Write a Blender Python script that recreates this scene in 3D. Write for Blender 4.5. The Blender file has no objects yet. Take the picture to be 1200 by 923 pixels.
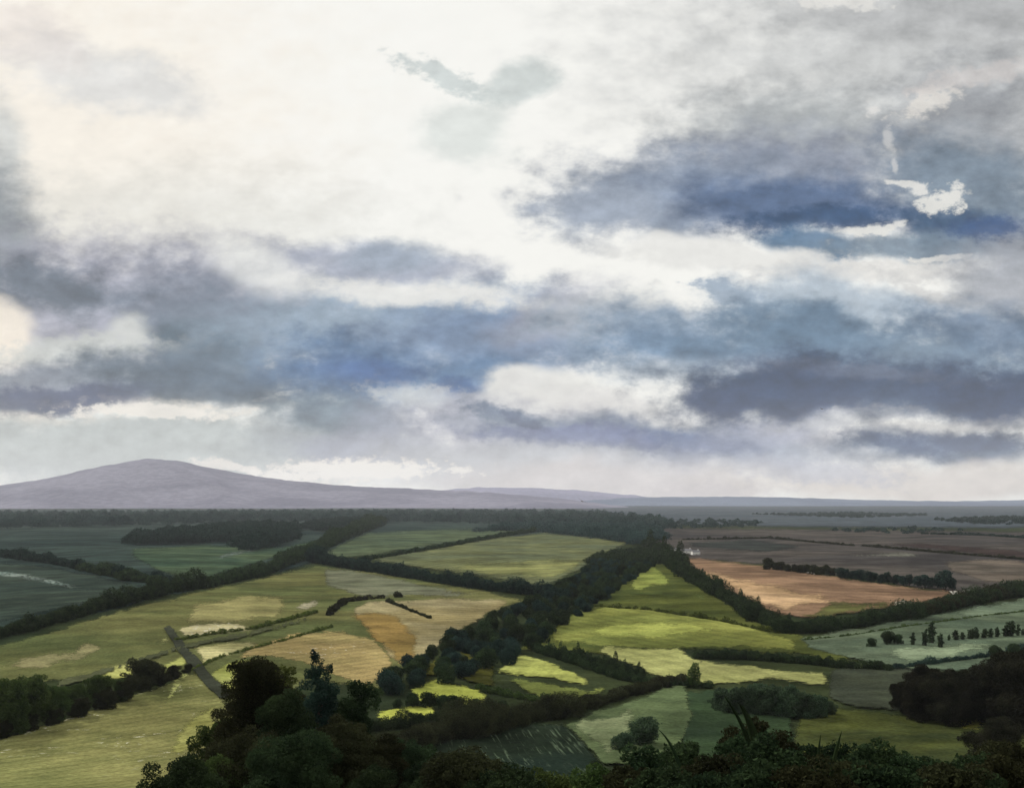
import bpy, math, random
import numpy as np
from mathutils import Vector, Matrix
from mathutils.geometry import delaunay_2d_cdt

random.seed(7)
RNG = np.random.default_rng(7)
SC = bpy.context.scene
COL = SC.collection
PI = math.pi

# ------------------------------------------------------------------ colour helpers
def lin(c):
    out = []
    for v in c:
        v = v / 255.0
        out.append(v / 12.92 if v <= 0.04045 else ((v + 0.055) / 1.055) ** 2.4)
    return out

# ------------------------------------------------------------------ view geometry (plain camera looking along +Y)
F = 1287.0
CX, HY = 600.0, 587.0
CZ = 60.0

# ------------------------------------------------------------------ terrain
def terrain(x, y):
    x = np.asarray(x, float); y = np.asarray(y, float)
    w = 25.0
    t = (216.0 - y + 0.02 * x) / w
    sp = np.where(t > 30, t, np.log1p(np.exp(np.clip(t, -60, 30)))) * w
    z = np.minimum(0.27 * sp, 58.2 + 0.01 * np.maximum(-y, 0))
    fade = np.clip((y - 230) / 250, 0, 1)
    near = fade * np.clip((2600 - y) / 1500, 0, 1)
    r = 2.6 * np.sin(x / 88 + 0.9 * np.sin(y / 230)) * np.cos(y / 150 + x / 260)
    r += 1.3 * np.sin(x / 60 + y / 150 + 1.3)
    far = np.clip((y - 1500) / 1500, 0, 1)
    r2 = 3.0 * np.sin(x / 420 + 1.1) * np.cos(y / 900 + x / 1500)
    return z + near * r + far * r2

def at(px, py, dz=0.0):
    """ground points seen along the given directions"""
    px = np.atleast_1d(np.asarray(px, float)); py = np.atleast_1d(np.asarray(py, float))
    u = (px - CX) / F; v = np.maximum((py - HY) / F, 0.0035)
    ys = np.geomspace(150, 20000, 500)
    lo = np.full(len(u), 150.0); hi = np.full(len(u), 20000.0); done = np.zeros(len(u), bool)
    prev = 150.0
    for Y in ys:
        hit = (~done) & (CZ - v * Y < terrain(u * Y, np.full(len(u), Y)))
        hi[hit] = Y; lo[hit] = prev; done |= hit
        prev = Y
    for _ in range(25):
        m = (lo + hi) / 2
        b = CZ - v * m < terrain(u * m, m)
        hi = np.where(b, m, hi); lo = np.where(b, lo, m)
    Y = hi; X = u * Y
    return np.stack([X, Y, terrain(X, Y) + dz], 1)

def spot(px, Y):
    X = (px - CX) / F * Y
    return np.array([X, Y, float(terrain(X, Y))])

# ------------------------------------------------------------------ objects
def tag(o, label=None, cat=None, group=None, kind=None):
    if label: o['label'] = label
    if cat: o['category'] = cat
    if group: o['group'] = group
    if kind: o['kind'] = kind
    return o

def empty(name, loc, rz=0.0, scale=None):
    o = bpy.data.objects.new(name, None); COL.objects.link(o)
    o.location = loc; o.rotation_euler = (0, 0, rz)
    if scale is not None: o.scale = scale
    o.empty_display_size = 0.5
    return o

def mesh_obj(name, verts, faces, mat, parent=None, smooth=False):
    me = bpy.data.meshes.new(name)
    me.from_pydata([tuple(map(float, v)) for v in verts], [], faces)
    me.update()
    if smooth: me.polygons.foreach_set('use_smooth', [True] * len(me.polygons))
    if mat: me.materials.append(mat)
    o = bpy.data.objects.new(name, me); COL.objects.link(o)
    if parent: o.parent = parent
    return o

def copy_tree(root):
    r = root.copy(); COL.objects.link(r)
    for ch in root.children:
        c = ch.copy(); COL.objects.link(c); c.parent = r
    return r

def quads_mesh(name, V, mat, parent=None):
    """V: (N,4,3) quads -> one mesh, fast"""
    n = len(V)
    me = bpy.data.meshes.new(name)
    me.vertices.add(4 * n); me.vertices.foreach_set('co', V.reshape(-1).astype(np.float32))
    me.loops.add(4 * n); me.loops.foreach_set('vertex_index', np.arange(4 * n, dtype=np.int32))
    me.polygons.add(n); me.polygons.foreach_set('loop_start', np.arange(0, 4 * n, 4, dtype=np.int32))
    me.polygons.foreach_set('loop_total', np.full(n, 4, np.int32))
    me.update(calc_edges=True); me.validate()
    if mat: me.materials.append(mat)
    o = bpy.data.objects.new(name, me); COL.objects.link(o)
    if parent: o.parent = parent
    return o

def sph(n, rng=RNG, zmin=-0.55):
    z = rng.uniform(zmin, 1, n); a = rng.uniform(0, 2 * PI, n); r = np.sqrt(1 - z * z)
    return np.stack([r * np.cos(a), r * np.sin(a), z], 1)

def leaf_quads(P, D, S, rng=RNG, spread=0.9):
    n = len(P)
    N = D + rng.normal(0, spread, (n, 3)); N /= np.linalg.norm(N, axis=1, keepdims=True) + 1e-9
    T = np.cross(N, rng.normal(0, 1, (n, 3))); T /= np.linalg.norm(T, axis=1, keepdims=True) + 1e-9
    B = np.cross(N, T)
    S = np.asarray(S)[:, None] * 0.5
    a = 0.55
    # kite-shaped leaf sprays, not squares
    return np.stack([P - T * S, P - B * S * a + T * S * 0.15, P + T * S * 1.05, P + B * S * a + T * S * 0.15], 1)

def lobes_to_quads(L, size, cover=2.0, rng=RNG, zmin=-0.55):
    """L: list of (cx,cy,cz,rx,ry,rz); leaves around every lobe"""
    out = []
    for (cx, cy, cz, rx, ry, rz) in L:
        area = 4 * PI * ((rx * ry + rx * rz + ry * rz) / 3)
        n = max(10, int(area * cover / (size * size * 0.6)))
        d = sph(n, rng, zmin)
        ph = rng.uniform(0, 6.28, 6)
        bump = (np.sin(d[:, 0] * 4.1 + ph[0]) * np.sin(d[:, 1] * 4.7 + ph[1]) + np.sin(d[:, 2] * 6.3 + ph[2]) * np.sin(d[:, 0] * 7.9 + ph[3]) * .7
                + np.sin(d[:, 1] * 11 + ph[4]) * np.sin(d[:, 2] * 9 + ph[5]) * .5)
        rad = rng.uniform(0.74, 1.04, n) * (1 + 0.16 * bump)
        k = rng.random(n) < 0.06
        rad[k] *= rng.uniform(1.05, 1.22, k.sum())
        P = np.array([cx, cy, cz]) + d * rad[:, None] * np.array([rx, ry, rz])
        out.append(leaf_quads(P, d, size * rng.uniform(0.6, 1.35, n), rng))
    return np.concatenate(out)

# ------------------------------------------------------------------ materials
def new_mat(name):
    m = bpy.data.materials.new(name); m.use_nodes = True
    nt = m.node_tree; nt.nodes.clear()
    return m, nt, nt.nodes.new('ShaderNodeOutputMaterial')

def N(nt, t, **kw):
    n = nt.nodes.new(t)
    for k, v in kw.items(): setattr(n, k, v)
    return n

def foliage_mat(name, c_dark, c_light, scale=0.25, trans=0.22):
    m, nt, out = new_mat(name)
    geo = N(nt, 'ShaderNodeNewGeometry')
    oi = N(nt, 'ShaderNodeObjectInfo')
    no = N(nt, 'ShaderNodeTexNoise'); no.inputs['Scale'].default_value = scale; no.inputs['Detail'].default_value = 4
    nt.links.new(geo.outputs['Position'], no.inputs['Vector'])
    a = N(nt, 'ShaderNodeMath', operation='MULTIPLY_ADD'); a.inputs[1].default_value = 0.45
    nt.links.new(geo.outputs['Random Per Island'], a.inputs[0])
    mr = N(nt, 'ShaderNodeMapRange'); mr.inputs['From Min'].default_value = 0.32; mr.inputs['From Max'].default_value = 0.68
    mr.inputs['To Min'].default_value = -0.1; mr.inputs['To Max'].default_value = 0.65
    nt.links.new(no.outputs['Fac'], mr.inputs['Value'])
    nt.links.new(mr.outputs['Result'], a.inputs[2])
    mx = N(nt, 'ShaderNodeMix', data_type='RGBA')
    mx.inputs[6].default_value = (*c_dark, 1); mx.inputs[7].default_value = (*c_light, 1)
    nt.links.new(a.outputs[0], mx.inputs[0])
    hs = N(nt, 'ShaderNodeHueSaturation')
    r = N(nt, 'ShaderNodeMapRange'); r.inputs['To Min'].default_value = 0.75; r.inputs['To Max'].default_value = 1.25
    nt.links.new(oi.outputs['Random'], r.inputs['Value']); nt.links.new(r.outputs['Result'], hs.inputs['Value'])
    r2 = N(nt, 'ShaderNodeMapRange'); r2.inputs['To Min'].default_value = 0.485; r2.inputs['To Max'].default_value = 0.515
    nt.links.new(oi.outputs['Random'], r2.inputs['Value']); nt.links.new(r2.outputs['Result'], hs.inputs['Hue'])
    nt.links.new(mx.outputs[2], hs.inputs['Color'])
    d = N(nt, 'ShaderNodeBsdfDiffuse'); t = N(nt, 'ShaderNodeBsdfTranslucent'); s = N(nt, 'ShaderNodeMixShader')
    s.inputs[0].default_value = trans
    nt.links.new(hs.outputs[0], d.inputs[0]); nt.links.new(hs.outputs[0], t.inputs[0])
    nt.links.new(d.outputs[0], s.inputs[1]); nt.links.new(t.outputs[0], s.inputs[2])
    nt.links.new(s.outputs[0], out.inputs[0])
    return m

def field_mat(name, c1, c2, rows=None, gain=1.0, fleck=None, big=0.012, contrast=1.0, patch=True, bump=True, streak=None):
    """two soil/crop tones mottled at several scales, optional drill rows, optional pale flecks"""
    a1 = [v * gain for v in lin(c1)]; a2 = [v * gain for v in lin(c2)]
    m, nt, out = new_mat(name)
    geo = N(nt, 'ShaderNodeNewGeometry')
    pos = geo.outputs['Position']
    def noise(scale, detail=5, rough=0.6, dist=0.0, vec=None):
        n = N(nt, 'ShaderNodeTexNoise'); n.inputs['Scale'].default_value = scale
        n.inputs['Detail'].default_value = detail; n.inputs['Roughness'].default_value = rough
        n.inputs['Distortion'].default_value = dist
        nt.links.new(vec or pos, n.inputs['Vector']); return n.outputs['Fac']
    def rng_(sock, a, b, c, d):
        r = N(nt, 'ShaderNodeMapRange'); r.interpolation_type = 'SMOOTHSTEP'
        for i, v in zip(('From Min', 'From Max', 'To Min', 'To Max'), (a, b, c, d)): r.inputs[i].default_value = v
        nt.links.new(sock, r.inputs['Value']); return r.outputs['Result']
    def math_(op, a, b):
        n = N(nt, 'ShaderNodeMath', operation=op)
        for i, v in enumerate((a, b)):
            if isinstance(v, (int, float)): n.inputs[i].default_value = v
            else: nt.links.new(v, n.inputs[i])
        return n.outputs[0]
    mx = N(nt, 'ShaderNodeMix', data_type='RGBA')
    mx.inputs[6].default_value = (*a1, 1); mx.inputs[7].default_value = (*a2, 1)
    nt.links.new(rng_(noise(big, 6, 0.62, 0.4), 0.36, 0.64, 0, 1), mx.inputs[0])
    v = math_('MULTIPLY', rng_(noise(0.06, 6, 0.7), 0.3, 0.7, 1 - 0.22 * contrast, 1 + 0.2 * contrast),
              rng_(noise(0.9, 4, 0.7), 0.3, 0.7, 1 - 0.25 * contrast, 1 + 0.25 * contrast))
    v = math_('MULTIPLY', v, rng_(noise(0.016, 5, 0.62), 0.36, 0.64, 1 - 0.34 * contrast, 1 + 0.2 * contrast))
    if rows:
        ang, per, amt = rows
        mp = N(nt, 'ShaderNodeMapping'); mp.inputs['Rotation'].default_value = (0, 0, math.radians(ang))
        nt.links.new(pos, mp.inputs['Vector'])
        wv = N(nt, 'ShaderNodeTexWave'); wv.inputs['Scale'].default_value = 0.314 / (per * 2.2)
        wv.inputs['Distortion'].default_value = 1.5; wv.inputs['Detail'].default_value = 3; wv.inputs['Detail Scale'].default_value = 0.4
        nt.links.new(mp.outputs[0], wv.inputs['Vector'])
        v = math_('MULTIPLY', v, rng_(wv.outputs['Fac'], 0, 0.6, 1 - amt * 1.2, 1 + amt * 0.3))
    vm = N(nt, 'ShaderNodeVectorMath', operation='SCALE')
    nt.links.new(mx.outputs[2], vm.inputs[0]); nt.links.new(v, vm.inputs[3])
    colr = vm.outputs[0]
    if fleck:
        fc, thr, sc = fleck
        m2 = N(nt, 'ShaderNodeMix', data_type='RGBA')
        m2.inputs[7].default_value = (*[q * gain for q in lin(fc)], 1)
        msk = math_('MULTIPLY', rng_(noise(sc, 3, 0.75), thr, thr + 0.05, 0, 1), rng_(noise(sc * 0.09, 2), 0.5, 0.62, 0, 1))
        nt.links.new(msk, m2.inputs[0]); nt.links.new(colr, m2.inputs[6]); colr = m2.outputs[2]
    if streak:
        ang, fc = streak
        mp = N(nt, 'ShaderNodeMapping'); mp.vector_type = 'TEXTURE'; mp.inputs['Rotation'].default_value = (0, 0, math.radians(ang)); mp.inputs['Scale'].default_value = (0.7, 30, 1)
        nt.links.new(pos, mp.inputs['Vector'])
        m3 = N(nt, 'ShaderNodeMix', data_type='RGBA'); m3.inputs[7].default_value = (*[q * gain for q in lin(fc)], 1)
        msk = math_('MULTIPLY', rng_(noise(1.0, 4, 0.7, 0, mp.outputs[0]), .53, .66, 0, 1), rng_(noise(0.05, 3), .42, .6, 0, .9))
        nt.links.new(msk, m3.inputs[0]); nt.links.new(colr, m3.inputs[6]); colr = m3.outputs[2]
    b = N(nt, 'ShaderNodeBsdfDiffuse'); b.inputs['Roughness'].default_value = 0.6
    nt.links.new(colr, b.inputs['Color'])
    bp = N(nt, 'ShaderNodeBump'); bp.inputs['Strength'].default_value = 0.7; bp.inputs['Distance'].default_value = 0.6
    nt.links.new(noise(0.5, 5, 0.7), bp.inputs['Height'])
    if bump: nt.links.new(bp.outputs[0], b.inputs['Normal'])
    if not patch:
        nt.links.new(b.outputs[0], out.inputs[0]); return m
    # the crop thins out raggedly at its border and shows what lies under it
    at_ = N(nt, 'ShaderNodeAttribute', attribute_name='rim')
    nz = math_('ADD', math_('MULTIPLY', math_('SUBTRACT', noise(0.35, 6, 0.72), 0.5), 1.5), math_('MULTIPLY', math_('SUBTRACT', noise(0.04, 4, 0.6), 0.5), 0.9))
    al = rng_(math_('ADD', at_.outputs['Fac'], nz), 0.30, 0.62, 0, 1)
    tr = N(nt, 'ShaderNodeBsdfTransparent'); ms = N(nt, 'ShaderNodeMixShader')
    nt.links.new(al, ms.inputs[0]); nt.links.new(tr.outputs[0], ms.inputs[1]); nt.links.new(b.outputs[0], ms.inputs[2])
    nt.links.new(ms.outputs[0], out.inputs[0])
    return m

def plain_mat(name, c, rough=0.8, noise_amt=0.25, scale=3.0):
    m, nt, out = new_mat(name)
    geo = N(nt, 'ShaderNodeNewGeometry'); no = N(nt, 'ShaderNodeTexNoise'); no.inputs['Scale'].default_value = scale
    nt.links.new(geo.outputs['Position'], no.inputs['Vector'])
    mx = N(nt, 'ShaderNodeMix', data_type='RGBA')
    mx.inputs[6].default_value = (*[v * (1 - noise_amt) for v in c], 1); mx.inputs[7].default_value = (*[min(1, v * (1 + noise_amt)) for v in c], 1)
    nt.links.new(no.outputs['Fac'], mx.inputs[0])
    b = N(nt, 'ShaderNodeBsdfPrincipled'); b.inputs['Roughness'].default_value = rough
    nt.links.new(mx.outputs[2], b.inputs['Base Color']); nt.links.new(b.outputs[0], out.inputs[0])
    return m

M = {
    'dark': foliage_mat('dark_green_foliage', (0.009, 0.017, 0.010), (0.040, 0.062, 0.026)),
    'blue': foliage_mat('blue_green_foliage', (0.008, 0.019, 0.018), (0.034, 0.062, 0.048)),
    'brown': foliage_mat('brown_green_foliage', (0.011, 0.012, 0.007), (0.040, 0.044, 0.020)),
    'maroon': foliage_mat('copper_foliage', (0.007, 0.008, 0.005), (0.030, 0.030, 0.018)),
    'olive': foliage_mat('olive_foliage', (0.04, 0.055, 0.014), (0.11, 0.14, 0.035)),
    'green': foliage_mat('mid_green_foliage', (0.020, 0.036, 0.012), (0.075, 0.11, 0.034)),
    'sage': foliage_mat('sage_green_foliage', (0.020, 0.034, 0.020), (0.060, 0.092, 0.050)),
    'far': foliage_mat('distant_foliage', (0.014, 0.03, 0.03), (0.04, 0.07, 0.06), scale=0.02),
    'bark': plain_mat('bark', (0.05, 0.038, 0.028), 0.9),
    'blade': plain_mat('dark_grass_blade', (0.012, 0.016, 0.008), 1.0),
    'white': plain_mat('whitewash', (0.74, 0.73, 0.69), 0.7, 0.06, 0.6),
    'slate': plain_mat('slate_roof', (0.13, 0.13, 0.14), 0.6, 0.2, 0.8),
    'glass': plain_mat('dark_window_glass', (0.03, 0.035, 0.04), 0.15, 0.1),
    'wood': plain_mat('painted_door', (0.09, 0.06, 0.045), 0.6, 0.1),
    'bird': plain_mat('brown_feathers', (0.10, 0.085, 0.065), 0.8, 0.2, 20),
}

#@@LAND@@
# ------------------------------------------------------------------ ground sheet
def grid_mesh(name, us, ys, zf, mat):
    X = us[None, :] * (ys[:, None]); Y = np.repeat(ys[:, None], len(us), 1)
    Z = zf(X, Y)
    V = np.stack([X, Y, Z], -1).reshape(-1, 3)
    nx, ny = len(us), len(ys)
    i = (np.arange(ny - 1)[:, None] * nx + np.arange(nx - 1)[None, :]).reshape(-1)
    Fq = np.stack([i, i + 1, i + nx + 1, i + nx], 1)
    me = bpy.data.meshes.new(name)
    me.vertices.add(len(V)); me.vertices.foreach_set('co', V.reshape(-1).astype(np.float32))
    me.loops.add(Fq.size); me.loops.foreach_set('vertex_index', Fq.reshape(-1).astype(np.int32))
    me.polygons.add(len(Fq)); me.polygons.foreach_set('loop_start', np.arange(0, Fq.size, 4, dtype=np.int32))
    me.polygons.foreach_set('loop_total', np.full(len(Fq), 4, np.int32))
    me.polygons.foreach_set('use_smooth', np.ones(len(Fq), bool))
    me.update(calc_edges=True); me.materials.append(mat)
    o = bpy.data.objects.new(name, me); COL.objects.link(o)
    return o

G = 0.78          # share of the seen colour put into the surface, bright and dim light included
MG = {}
def fm(c1, c2, **k):
    key = (c1, c2, str(k))
    if key not in MG:
        k.setdefault('gain', G); MG[key] = field_mat('field_soil', c1, c2, **k)
    return MG[key]

ground_mat = fm((62, 70, 44), (44, 54, 38), big=0.006, patch=False)
us = np.concatenate([np.linspace(-1.6, -0.62, 60)[:-1], np.linspace(-0.62, 0.62, 330), np.linspace(0.62, 1.6, 60)[1:]])
g1 = grid_mesh('ground', us, np.concatenate([[-1.0], np.geomspace(4, 200, 60)[:-1], np.geomspace(200, 4000, 420)[:-1], np.geomspace(4000, 22000, 50)]), terrain, ground_mat)
# widen the strip round the camera so it does not stand on a point
me = g1.data
co_ = np.empty(len(me.vertices) * 3, np.float32); me.vertices.foreach_get('co', co_); co_ = co_.reshape(-1, 3)
w0 = np.clip((260 - co_[:, 1]) / 260, 0, 1)
uu = np.tile(us, len(co_) // len(us))
co_[:, 0] = uu * (np.maximum(co_[:, 1], 0) + 0) + uu * 45 * w0
row0 = co_[:, 1] < 0
co_[row0, 1] = -60
co_[:, 2] = terrain(co_[:, 0], co_[:, 1])
me.vertices.foreach_set('co', co_.reshape(-1)); me.update()
tag(g1, 'dark green and brown land of the plain with the near slope', 'ground', kind='structure')

# ------------------------------------------------------------------ field sheets (crop colours also carry the light and shade over the plain)
def vnoise(t, seed):
    r = np.random.default_rng(seed); tab = r.uniform(-1, 1, 512)
    i = np.floor(t).astype(int); f = t - i; f = f * f * (3 - 2 * f)
    return tab[i % 512] * (1 - f) + tab[(i + 1) % 512] * f

def inside(px, py, poly):
    c = np.zeros(len(px), bool); n = len(poly)
    for i in range(n):
        x1, y1 = poly[i]; x2, y2 = poly[(i + 1) % n]
        if y1 == y2: continue
        k = ((y1 > py) != (y2 > py)) & (px < (x2 - x1) * (py - y1) / (y2 - y1) + x1)
        c ^= k
    return c

def densify(poly, seed, rough=1.0):
    P = []
    n = len(poly)
    for i in range(n):
        a = np.array(poly[i], float); b = np.array(poly[(i + 1) % n], float)
        L = np.linalg.norm(b - a); k = max(1, int(L / 3.5))
        for j in range(k): P.append(a + (b - a) * j / k)
    P = np.array(P); t = np.arange(len(P)) * 1.0
    dx = (vnoise(t / 5, seed) * 2.2 + vnoise(t / 1.7, seed + 1) * 1.1) * rough
    dy = (vnoise(t / 6, seed + 2) * 1.5 + vnoise(t / 1.9, seed + 3) * 0.9) * rough
    amp = np.clip((P[:, 1] - 600) / 120, 0.25, 1)
    P[:, 0] += dx * amp; P[:, 1] += dy * amp
    return P

SHEETS = []
def sheet(name, poly, mat, label, lift=0.12, rough=1.0, kind='structure', cat='field', soft=None):
    seed = 100 + 17 * len(SHEETS)
    B = densify(poly, seed, rough)
    ext = B.max(0) - B.min(0)
    if soft is None: soft = 7.0
    soft = min(soft, 0.32 * ext[1] + 1.0)
    x0, y0 = B.min(0); x1, y1 = B.max(0)
    gx, gy = [], []
    y = y0 + 0.8
    while y < y1:
        step = max(0.8, min(4, (y - 590) / 40)); xs = np.arange(x0, x1, 6.0) + (len(gy) % 2) * 3.0
        gx.append(xs); gy.append(np.full(len(xs), y)); y += step
    if gx:
        gx = np.concatenate(gx); gy = np.concatenate(gy)
        k = inside(gx, gy, [tuple(p) for p in B]); gx, gy = gx[k], gy[k]
    pts = [Vector((float(a), float(b))) for a, b in B] + [Vector((float(a), float(b))) for a, b in zip(gx, gy)]
    vs, es, fs, _, _, _ = delaunay_2d_cdt(pts, [], [list(range(len(B)))], 1, 0.01)
    px = np.array([v[0] for v in vs]); py = np.array([v[1] for v in vs])
    P3 = at(px, py)
    P3[:, 2] += (lift + 0.02 * len(SHEETS)) * np.maximum(0.6, P3[:, 1] / 600) ** 1.3
    # distance to the border
    D = np.full(len(px), 1e9)
    for i in range(len(B)):
        a, b = B[i], B[(i + 1) % len(B)]; ab = b - a
        t = np.clip(((px - a[0]) * ab[0] + (py - a[1]) * ab[1]) / (ab @ ab + 1e-9), 0, 1)
        D = np.minimum(D, np.hypot((px - a[0] - t * ab[0]) * 0.6, py - a[1] - t * ab[1]))
    o = mesh_obj(name, P3, [list(f) for f in fs], mat, smooth=True)
    if o.data.polygons[0].normal.z < 0: o.data.flip_normals()
    at_ = o.data.attributes.new('rim', 'FLOAT', 'POINT')
    at_.data.foreach_set('value', np.clip(D / soft, 0, 1).astype(np.float32))
    tag(o, label, cat, kind=kind)
    SHEETS.append(o); return o

S = sheet
# --- the far plain
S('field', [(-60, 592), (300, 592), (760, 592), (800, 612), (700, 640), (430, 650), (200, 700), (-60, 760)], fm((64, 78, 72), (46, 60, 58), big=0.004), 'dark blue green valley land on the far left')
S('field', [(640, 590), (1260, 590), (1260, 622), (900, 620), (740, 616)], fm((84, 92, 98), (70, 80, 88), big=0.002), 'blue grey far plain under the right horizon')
S('field', [(745, 616), (900, 617), (1260, 621), (1260, 705), (1130, 698), (1000, 680), (900, 664), (770, 655), (735, 630)], fm((88, 83, 78), (66, 64, 64), big=0.003), 'wide grey brown moorland beyond the tan field')
S('field', [(990, 636), (1080, 634), (1260, 648), (1260, 664), (1130, 650), (1050, 642)], fm((72, 60, 56), (60, 52, 50), big=0.004), 'dark brown ploughed strip across the grey moorland', rough=.6)
S('field', [(1100, 656), (1160, 652), (1260, 660), (1260, 690), (1150, 684), (1110, 672)], fm((110, 100, 90), (92, 86, 78), big=0.008), 'pale grey brown field at the right edge of the moorland')
S('field', [(990, 649), (1060, 646), (1110, 654), (1000, 653)], fm((116, 116, 106), (98, 98, 90), big=0.01), 'thin pale strip across the grey brown moorland', rough=.5)
S('field', [(800, 634), (880, 630), (960, 640), (900, 650), (810, 644)], fm((66, 70, 66), (54, 58, 56), big=0.008), 'charcoal patch of heath behind the tan field', rough=.5)
# --- far left valley
S('field', [(150, 641), (240, 636), (330, 640), (420, 618), (440, 622), (340, 650), (230, 684), (190, 674), (150, 654)], fm((84, 100, 74), (62, 82, 66), big=0.006), 'green field in the left valley behind the dark wood')
S('field', [(248, 652), (270, 645), (318, 638), (322, 643), (290, 650), (258, 658)], fm((124, 134, 126), (100, 114, 106), big=0.01), 'small grey green field beside the dark wood in the left valley', rough=.6)
S('field', [(-60, 652), (60, 662), (190, 688), (120, 706), (-60, 746)], fm((70, 82, 72), (52, 64, 58), big=0.008), 'dark sea green field at the left edge behind the hedge')
S('field', [(-60, 660), (0, 666), (50, 674), (120, 692), (160, 698), (120, 699), (50, 684), (0, 677), (-60, 672)], fm((134, 146, 138), (104, 120, 114), big=0.02), 'thin pale grey strip in the dark left valley field', rough=.7)
# --- middle
S('field', [(372, 648), (430, 622), (520, 618), (640, 618), (560, 634), (430, 654), (400, 658)], fm((96, 108, 80), (76, 90, 72), big=0.006), 'grey green field under the far wood')
S('field', [(425, 656), (540, 634), (640, 622), (745, 634), (700, 662), (640, 690), (560, 678), (450, 662)], fm((118, 122, 84), (96, 104, 80), big=0.008, rows=(20, 5, .12)), 'olive green field between the thin diagonal hedge and the tree belt')
S('field', [(470, 664), (640, 652), (700, 656), (650, 684), (590, 680)], fm((142, 144, 92), (122, 126, 84), big=0.012), 'lighter green lower part of the middle field', rough=1.6, soft=11)
# --- left of the belt
S('field', [(-60, 752), (0, 752), (60, 738), (130, 716), (200, 698), (330, 670), (372, 660), (460, 672), (600, 697), (640, 700), (600, 712), (520, 752), (470, 790), (440, 812), (380, 800), (270, 830), (190, 792), (60, 800), (-60, 830)], fm((120, 120, 76), (88, 96, 60), big=0.008), 'broad olive field between the left hedges')
S('field', [(20, 770), (110, 752), (130, 762), (90, 780), (30, 788), (-30, 790), (-30, 778)], fm((150, 144, 104), (124, 122, 86), big=0.02), 'buff patch of grass in the olive field', rough=2, soft=11)
S('field', [(206, 734), (222, 706), (280, 694), (330, 694), (345, 712), (330, 728), (270, 734)], fm((166, 160, 108), (142, 138, 92), big=0.014), 'ochre field above the crossing of the tracks', rough=1.5, soft=11)
S('field', [(338, 718), (350, 705), (372, 700), (380, 708), (360, 716)], fm((164, 158, 132), (140, 136, 112), big=0.02), 'small pale stubble patch in the olive field', rough=1)
S('field', [(372, 664), (420, 668), (500, 684), (600, 700), (520, 702), (420, 700), (380, 690)], fm((130, 132, 108), (108, 112, 90), big=0.012), 'pale grey green strip under the dotted hedge', rough=1)
S('field', [(406, 716), (430, 704), (520, 699), (604, 701), (596, 712), (520, 754), (476, 784), (452, 770), (430, 744)], fm((168, 158, 120), (148, 136, 96), big=0.012, rows=(60, 4, .10)), 'pinkish tan stubble field beside the tree belt')
S('field', [(404, 716), (430, 712), (470, 722), (500, 744), (492, 766), (470, 784), (450, 768), (424, 742)], fm((160, 134, 80), (138, 118, 70), big=0.015), 'orange brown corner of the stubble field', rough=1.8, soft=11)
S('field', [(300, 752), (345, 742), (400, 738), (440, 748), (466, 776), (450, 798), (430, 806), (385, 792), (350, 776), (300, 772), (262, 778)], fm((184, 164, 112), (160, 146, 98), big=0.02, rows=(35, 3, .12), fleck=((226, 222, 206), .62, .25)), 'sandy field left of the stubble field')
S('field', [(206, 736), (226, 730), (252, 727), (300, 734), (318, 738), (272, 744), (212, 751)], fm((206, 198, 158), (184, 176, 130), big=0.02, rows=(75, 3, .15), fleck=((228, 226, 216), .6, .3)), 'pale straw field above the crossing', rough=.8)
S('field', [(180, 756), (191, 741), (204, 751), (196, 756)], fm((190, 190, 130), (172, 174, 112), big=0.03), 'small pale triangle of grass left of the crossing', rough=.7)
S('field', [(224, 757), (262, 753), (320, 748), (300, 760), (262, 772), (236, 784)], fm((194, 188, 138), (172, 168, 116), big=0.02, rows=(75, 3, .15)), 'pale straw field right of the crossing', rough=.9)
S('field', [(240, 790), (270, 775), (300, 770), (318, 776), (300, 800), (270, 814), (256, 808)], fm((176, 180, 110), (150, 156, 84), big=0.03), 'lime grass below the crossing beside the trees', rough=1)
S('field', [(86, 793), (122, 783), (166, 771), (168, 790), (140, 797), (100, 802)], fm((190, 190, 122), (172, 174, 100), big=0.02), 'pale lime strip above the left tree belt', rough=1)
S('field', [(187, 779), (216, 764), (228, 776), (206, 786), (190, 788)], fm((182, 186, 112), (160, 166, 90), big=0.03), 'pale lime corner beside the crossing', rough=.8)
# lower left
S('field', [(-60, 885), (0, 864), (60, 846), (130, 822), (190, 800), (232, 786), (262, 816), (290, 850), (270, 905), (240, 960), (-60, 960)], fm((152, 150, 96), (112, 116, 72), big=0.018, rows=(40, 2.2, .10), fleck=((208, 206, 178), .60, .5)), 'olive lime meadow in the lower left corner')
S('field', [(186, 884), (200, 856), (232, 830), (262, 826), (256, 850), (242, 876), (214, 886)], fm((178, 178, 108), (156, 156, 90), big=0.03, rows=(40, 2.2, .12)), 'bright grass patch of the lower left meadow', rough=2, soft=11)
S('field', [(190, 822), (204, 794), (222, 780), (230, 786), (216, 806), (198, 828)], fm((188, 192, 124), (164, 168, 100), big=0.03), 'light sliver of grass beside the meadow', rough=1.2)
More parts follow.
